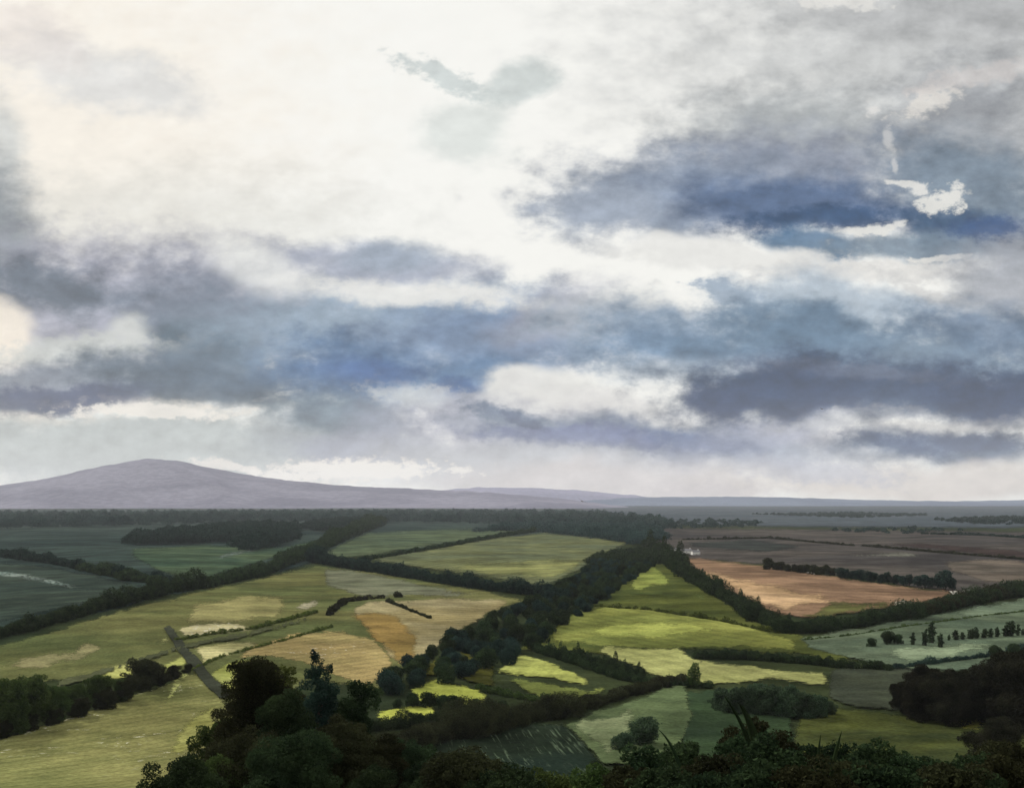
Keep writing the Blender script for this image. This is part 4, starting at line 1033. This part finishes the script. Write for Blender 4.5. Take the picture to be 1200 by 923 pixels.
SUN_EL = math.radians(36); SUN_AZ = math.radians(-42)      # ahead, a little to the left of the view
SUN_ROT = SUN_AZ
SKY_STRENGTH = 0.1
BASE_SKY = (249, 248, 242)
WARM = (246, 237, 222); WH = (236, 232, 224)
BLOBS = [
 # cx, cy, rx, ry, rot, soft, colour, alpha, ragged
 (-60, 150, 420, 260, 0, 1, (246, 237, 222), 0.75, 0.3),
 (1180, 70, 453, 212, 0, 1, (186, 188, 188), 0.76, 0.46),
 (1210, 0, 324, 67, 0, 1, (158, 159, 160), 0.56, 0.46),
 (110, 88, 130, 40, 15, 0.9, (218, 219, 218), 0.75, 0.75),
 (30, 40, 80, 40, 20, 0.9, (228, 220, 214), 0.6, 0.75),
 (520, 92, 60, 15, 28, 0.8, (200, 208, 206), 0.85, 0.75),
 (608, 98, 54, 22, -14, 0.7, (202, 209, 206), 0.85, 0.61),
 (545, 155, 55, 42, 0, 0.9, (220, 225, 220), 0.8, 0.6),
 (180, 270, 300, 80, 0, 1, (212, 213, 207), 0.49, 0.6),
 (0, 170, 32, 56, 0, 1, (190, 196, 196), 0.7, 0.46),
 (-20, 285, 75, 100, -20, 1, (106, 118, 129), 0.85, 0.46),
 # left bank
 (180, 365, 291, 91, 4, 0.9, (157, 159, 174), 0.95, 0.61),
 (60, 338, 102, 33, 14, 0.95, (81, 96, 110), 0.85, 0.7),
 (250, 385, 140, 64, 18, 0.95, (100, 113, 129), 0.85, 0.61),
 (245, 402, 81, 26, 12, 0.95, (57, 84, 97), 0.85, 0.61),
 (-10, 392, 50, 46, 20, 0.6, (243, 233, 218), 0.97, 0.45),
 (95, 412, 130, 17, -4, 0.95, (204, 207, 203), 0.9, 0.6),
 (160, 388, 30, 26, 0, 0.9, (214, 216, 212), 0.85, 0.75),
 (70, 452, 140, 31, -2, 0.7, (120, 130, 146), 0.92, 0.54),
 (82, 466, 85, 17, -3, 0.8, (71, 84, 108), 0.85, 0.44),
 (250, 452, 162, 35, 8, 0.8, (93, 108, 119), 0.85, 0.61),
 (170, 477, 95, 11, 6, 0.75, (238, 231, 220), 0.95, 1.0),
 (50, 488, 80, 9, 4, 0.75, (238, 229, 216), 0.9, 0.7),
 (235, 485, 50, 8, -5, 0.75, (232, 228, 220), 0.85, 1.0),
 (300, 468, 16, 3, -4, 0.8999999999999999, (228, 226, 220), 0.75, 1.0),
 (338, 464, 16, 3, -4, 0.8999999999999999, (228, 226, 220), 0.75, 1.0),
 (150, 525, 313, 53, 0, 0.75, (176, 184, 184), 0.9, 0.54),
 (390, 515, 118, 44, 0, 0.9, (164, 171, 176), 0.8, 0.61),
 (265, 425, 90, 42, 10, 0.9, (83, 104, 124), 0.7, 0.6),
 # middle blue bank
 (540, 385, 230, 52, 0, 0.8, (141, 155, 178), 0.85, 0.62),
 (620, 545, 200, 34, 4, 0.9, (180, 184, 194), 0.85, 0.62),
 (820, 520, 180, 36, 4, 0.9, (171, 175, 190), 0.8, 0.62),
 (470, 388, 226, 64, 2, 0.95, (147, 165, 182), 0.95, 0.61),
 (570, 400, 162, 58, -4, 0.95, (113, 135, 165), 0.92, 0.61),
 (650, 365, 75, 33, -30, 1, (162, 164, 178), 0.7, 0.61),
 (410, 440, 118, 44, 8, 0.95, (76, 111, 150), 0.9, 0.7),
 (408, 435, 64, 20, 10, 1, (65, 100, 146), 0.7, 0.61),
 (560, 446, 102, 26, -6, 0.8, (88, 120, 155), 0.92, 0.54),
 (540, 457, 50, 12, 0, 0.9, (61, 96, 146), 0.8, 0.65),
 (400, 485, 97, 22, 4, 0.9, (105, 124, 140), 0.85, 0.61),
 (500, 466, 75, 14, 8, 0.9, (194, 199, 202), 0.85, 0.75),
 (645, 462, 82, 34, 6, 0.45, (230, 229, 224), 0.97, 0.45),
 (740, 482, 130, 22, 14, 0.85, (222, 220, 217), 0.9, 0.6),
 (455, 308, 135, 26, 4, 0.85, (164, 170, 186), 0.92, 0.61),
 (470, 300, 64, 20, 0, 0.9, (149, 164, 180), 0.6, 0.61),
 (480, 343, 150, 15, 4, 0.9, (236, 235, 230), 0.9, 0.5),
 (300, 318, 60, 26, 30, 1, (228, 229, 225), 0.7, 0.5),
 (725, 372, 97, 35, 0, 0.95, (186, 190, 192), 0.8, 0.61),
 (590, 500, 162, 35, 6, 0.9, (166, 167, 183), 0.85, 0.61),
 (610, 487, 60, 12, 14, 0.8, (87, 109, 137), 0.8, 0.6),
 (700, 508, 205, 24, 4, 0.9, (126, 137, 154), 0.9, 0.54),
 (800, 517, 110, 16, 10, 0.95, (103, 118, 152), 0.75, 0.6),
 (425, 532, 81, 24, 0, 0.85, (162, 167, 184), 0.85, 0.7),
 (570, 545, 172, 35, 0, 1, (196, 198, 202), 0.8, 0.37),
 (405, 552, 120, 14, 2, 0.75, (238, 232, 225), 0.97, 0.99),
 (275, 546, 60, 6, 9, 0.75, (236, 231, 224), 0.9, 1.0),
 (720, 565, 205, 26, 0, 1, (216, 208, 205), 0.85, 0.37),
 # right upper bank
 (930, 165, 162, 69, 0, 0.95, (166, 170, 171), 0.92, 0.61),
 (1140, 170, 118, 100, 0, 0.95, (154, 157, 161), 0.92, 0.61),
 (870, 218, 237, 64, -4, 0.9, (144, 151, 166), 0.95, 0.61),
 (800, 228, 170, 50, -8, 0.8, (135, 148, 166), 0.8, 0.62),
 (700, 242, 86, 30, -4, 0.75, (153, 163, 178), 0.92, 0.61),
 (1140, 225, 129, 67, 10, 0.95, (116, 134, 150), 0.85, 0.61),
 (940, 238, 162, 35, 3, 0.9, (76, 99, 133), 0.92, 0.61),
 (970, 256, 110, 17, -2, 0.9, (44, 77, 115), 0.88, 0.6),
 (1180, 270, 97, 53, 0, 0.95, (99, 116, 133), 0.56, 0.61),
 (1125, 266, 81, 26, 8, 0.9, (51, 82, 115), 0.88, 0.61),
 (950, 292, 64, 26, 6, 0.75, (80, 117, 150), 0.92, 0.61),
 (1060, 288, 108, 20, -3, 0.85, (116, 135, 152), 0.92, 0.61),
 (1004, 273, 20, 6, -4, 0.7, (228, 227, 221), 0.95, 1.0),
 (1032, 268, 20, 8, -14, 0.7, (228, 227, 221), 0.95, 1.0),
 (1050, 260, 9, 7, -24, 0.7, (226, 225, 220), 0.9, 1.0),
 (1090, 234, 24, 12, 14, 0.7, (228, 227, 221), 0.95, 1.0),
 (1108, 230, 17, 15, 0, 0.7, (228, 227, 221), 0.95, 1.0),
 (1074, 222, 14, 7, 22, 0.8, (226, 225, 220), 0.9, 1.0),
 (1062, 214, 26, 4, 18, 0.75, (224, 223, 218), 0.9, 1.0),
 (1082, 124, 36, 15, -24, 0.8, (222, 218, 211), 0.9, 1.0),
 (1140, 90, 80, 12, -18, 0.8, (212, 206, 202), 0.64, 0.9),
 (1047, 165, 7, 12, 0, 1, (214, 213, 210), 0.6, 1.0),
 (1051, 192, 5, 12, 0, 1, (214, 213, 210), 0.6, 1.0),
 (988, 4, 55, 11, 0, 0.75, (228, 226, 220), 0.85, 1.0),
 (1023, 124, 9, 9, 0, 0.8, (220, 218, 214), 0.85, 1.0),
 (840, 302, 130, 22, 9, 0.5, (233, 232, 227), 0.96, 0.52),
 (1000, 320, 170, 15, -4, 0.8999999999999999, (228, 226, 221), 0.92, 0.88),
 (1085, 299, 46, 4, -3, 0.75, (230, 228, 222), 0.9, 1.0),
 (970, 355, 162, 33, 3, 0.8, (169, 183, 196), 0.9, 0.61),
 (848, 342, 50, 10, 18, 0.6, (159, 175, 192), 0.9, 0.65),
 (1180, 335, 86, 69, 0, 0.9, (160, 164, 172), 0.9, 0.61),
 (1110, 350, 110, 10, 26, 1, (212, 211, 208), 0.8, 0.77),
 # right lower bank
 (790, 398, 140, 44, 4, 0.95, (145, 163, 184), 0.85, 0.7),
 (770, 402, 81, 20, 0, 1, (99, 130, 163), 0.7, 0.61),
 (935, 388, 102, 35, 6, 0.9, (94, 119, 141), 0.9, 0.61),
 (1020, 418, 313, 53, 4, 0.9, (99, 126, 151), 0.92, 0.61),
 (1160, 390, 108, 35, 16, 0.95, (98, 121, 147), 0.85, 0.61),
 (820, 436, 118, 20, 0, 1, (163, 176, 190), 0.6, 0.61),
 (905, 462, 140, 40, -8, 0.95, (48, 74, 106), 0.92, 0.84),
 (945, 446, 118, 22, -4, 0.95, (31, 65, 95), 0.85, 0.73),
 (1090, 464, 216, 33, 3, 0.95, (54, 81, 113), 0.92, 0.73),
 (1195, 462, 86, 35, 0, 0.95, (37, 59, 92), 0.85, 0.73),
 (1085, 503, 160, 13, -6, 0.95, (200, 199, 197), 0.92, 0.6),
 (965, 508, 70, 16, 0, 1, (186, 187, 194), 0.8, 0.6),
 (1110, 526, 140, 22, 4, 0.85, (71, 96, 129), 0.92, 0.61),
 (1045, 521, 60, 9, 14, 0.9, (58, 81, 117), 0.8, 0.6),
 (880, 525, 118, 20, 4, 1, (157, 167, 184), 0.7, 0.61),
 (1090, 566, 248, 22, 0, 0.8, (220, 211, 202), 0.95, 0.43),
 (960, 550, 90, 16, 6, 1, (181, 183, 196), 0.7, 0.6),
 (830, 575, 90, 14, 0, 1, (206, 198, 198), 0.7, 0.6),

 (690, 512, 150, 14, 6, 0.9, (111, 121, 160), 0.75, 0.62),
 (820, 518, 70, 13, 8, 0.9, (91, 113, 156), 0.75, 0.62),
 (1080, 455, 160, 20, 4, 0.95, (47, 67, 102), 0.6, 0.9),
 (860, 470, 60, 20, -4, 0.95, (45, 63, 100), 0.7, 0.9),
 (1130, 520, 90, 14, 4, 0.9, (61, 79, 114), 0.7, 0.6),
 (620, 490, 30, 8, 22, 0.7, (91, 103, 128), 0.8, 0.6),
 (445, 436, 55, 16, 4, 0.95, (65, 101, 156), 0.6, 0.62),
 (1150, 268, 50, 16, 4, 0.9, (47, 77, 122), 0.8, 0.6),

 (900, 505, 110, 22, -12, 1, (150, 156, 180), 0.55, 0.6),
 (1010, 490, 90, 10, -8, 0.9, (196, 198, 202), 0.7, 0.7),
 (1000, 436, 120, 10, 6, 1, (150, 158, 176), 0.6, 0.8),
 (78, 464, 110, 17, -2, 0.75, (72, 84, 114), 0.85, 0.4),
 (225, 452, 120, 24, 8, 0.9, (74, 93, 112), 0.7, 0.6),
 (165, 482, 90, 9, 4, 0.6, (242, 237, 228), 0.85, 0.9),
 (1040, 452, 230, 36, 3, 0.9, (64, 82, 112), 0.6, 0.7),
 (900, 462, 110, 32, -6, 0.9, (50, 68, 102), 0.7, 0.8),
 (1165, 470, 90, 30, 8, 0.9, (50, 66, 98), 0.6, 0.7),
 (420, 553, 115, 12, 2, 0.5, (246, 242, 235), 0.95, 0.8),
]
build_world()

sun = bpy.data.lights.new('sun', 'SUN'); sun.energy = 4.2; sun.angle = math.radians(2); sun.color = (1.0, 0.95, 0.86)
so = bpy.data.objects.new('sun', sun); COL.objects.link(so)
sdir = Vector((math.sin(SUN_AZ) * math.cos(SUN_EL), math.cos(SUN_AZ) * math.cos(SUN_EL), math.sin(SUN_EL)))
so.rotation_euler = sdir.to_track_quat('Z', 'Y').to_euler()

cam = bpy.data.cameras.new('camera'); co = bpy.data.objects.new('camera', cam); COL.objects.link(co)
co.location = (0, 0, CZ); co.rotation_euler = (PI / 2, 0, 0)
cam.sensor_width = 36; cam.lens = 36 * F / 1200; cam.shift_y = (HY - 461.5) / 1200
cam.clip_start = 0.5; cam.clip_end = 40000
SC.camera = co
SC.view_settings.view_transform = 'Standard'; SC.view_settings.look = 'None'
SC.view_settings.gamma = 1; SC.view_settings.exposure = 0.0
SC.cycles.max_bounces = 4; SC.cycles.diffuse_bounces = 2; SC.cycles.volume_bounces = 0
SC.cycles.use_denoising = True
#@@END@@
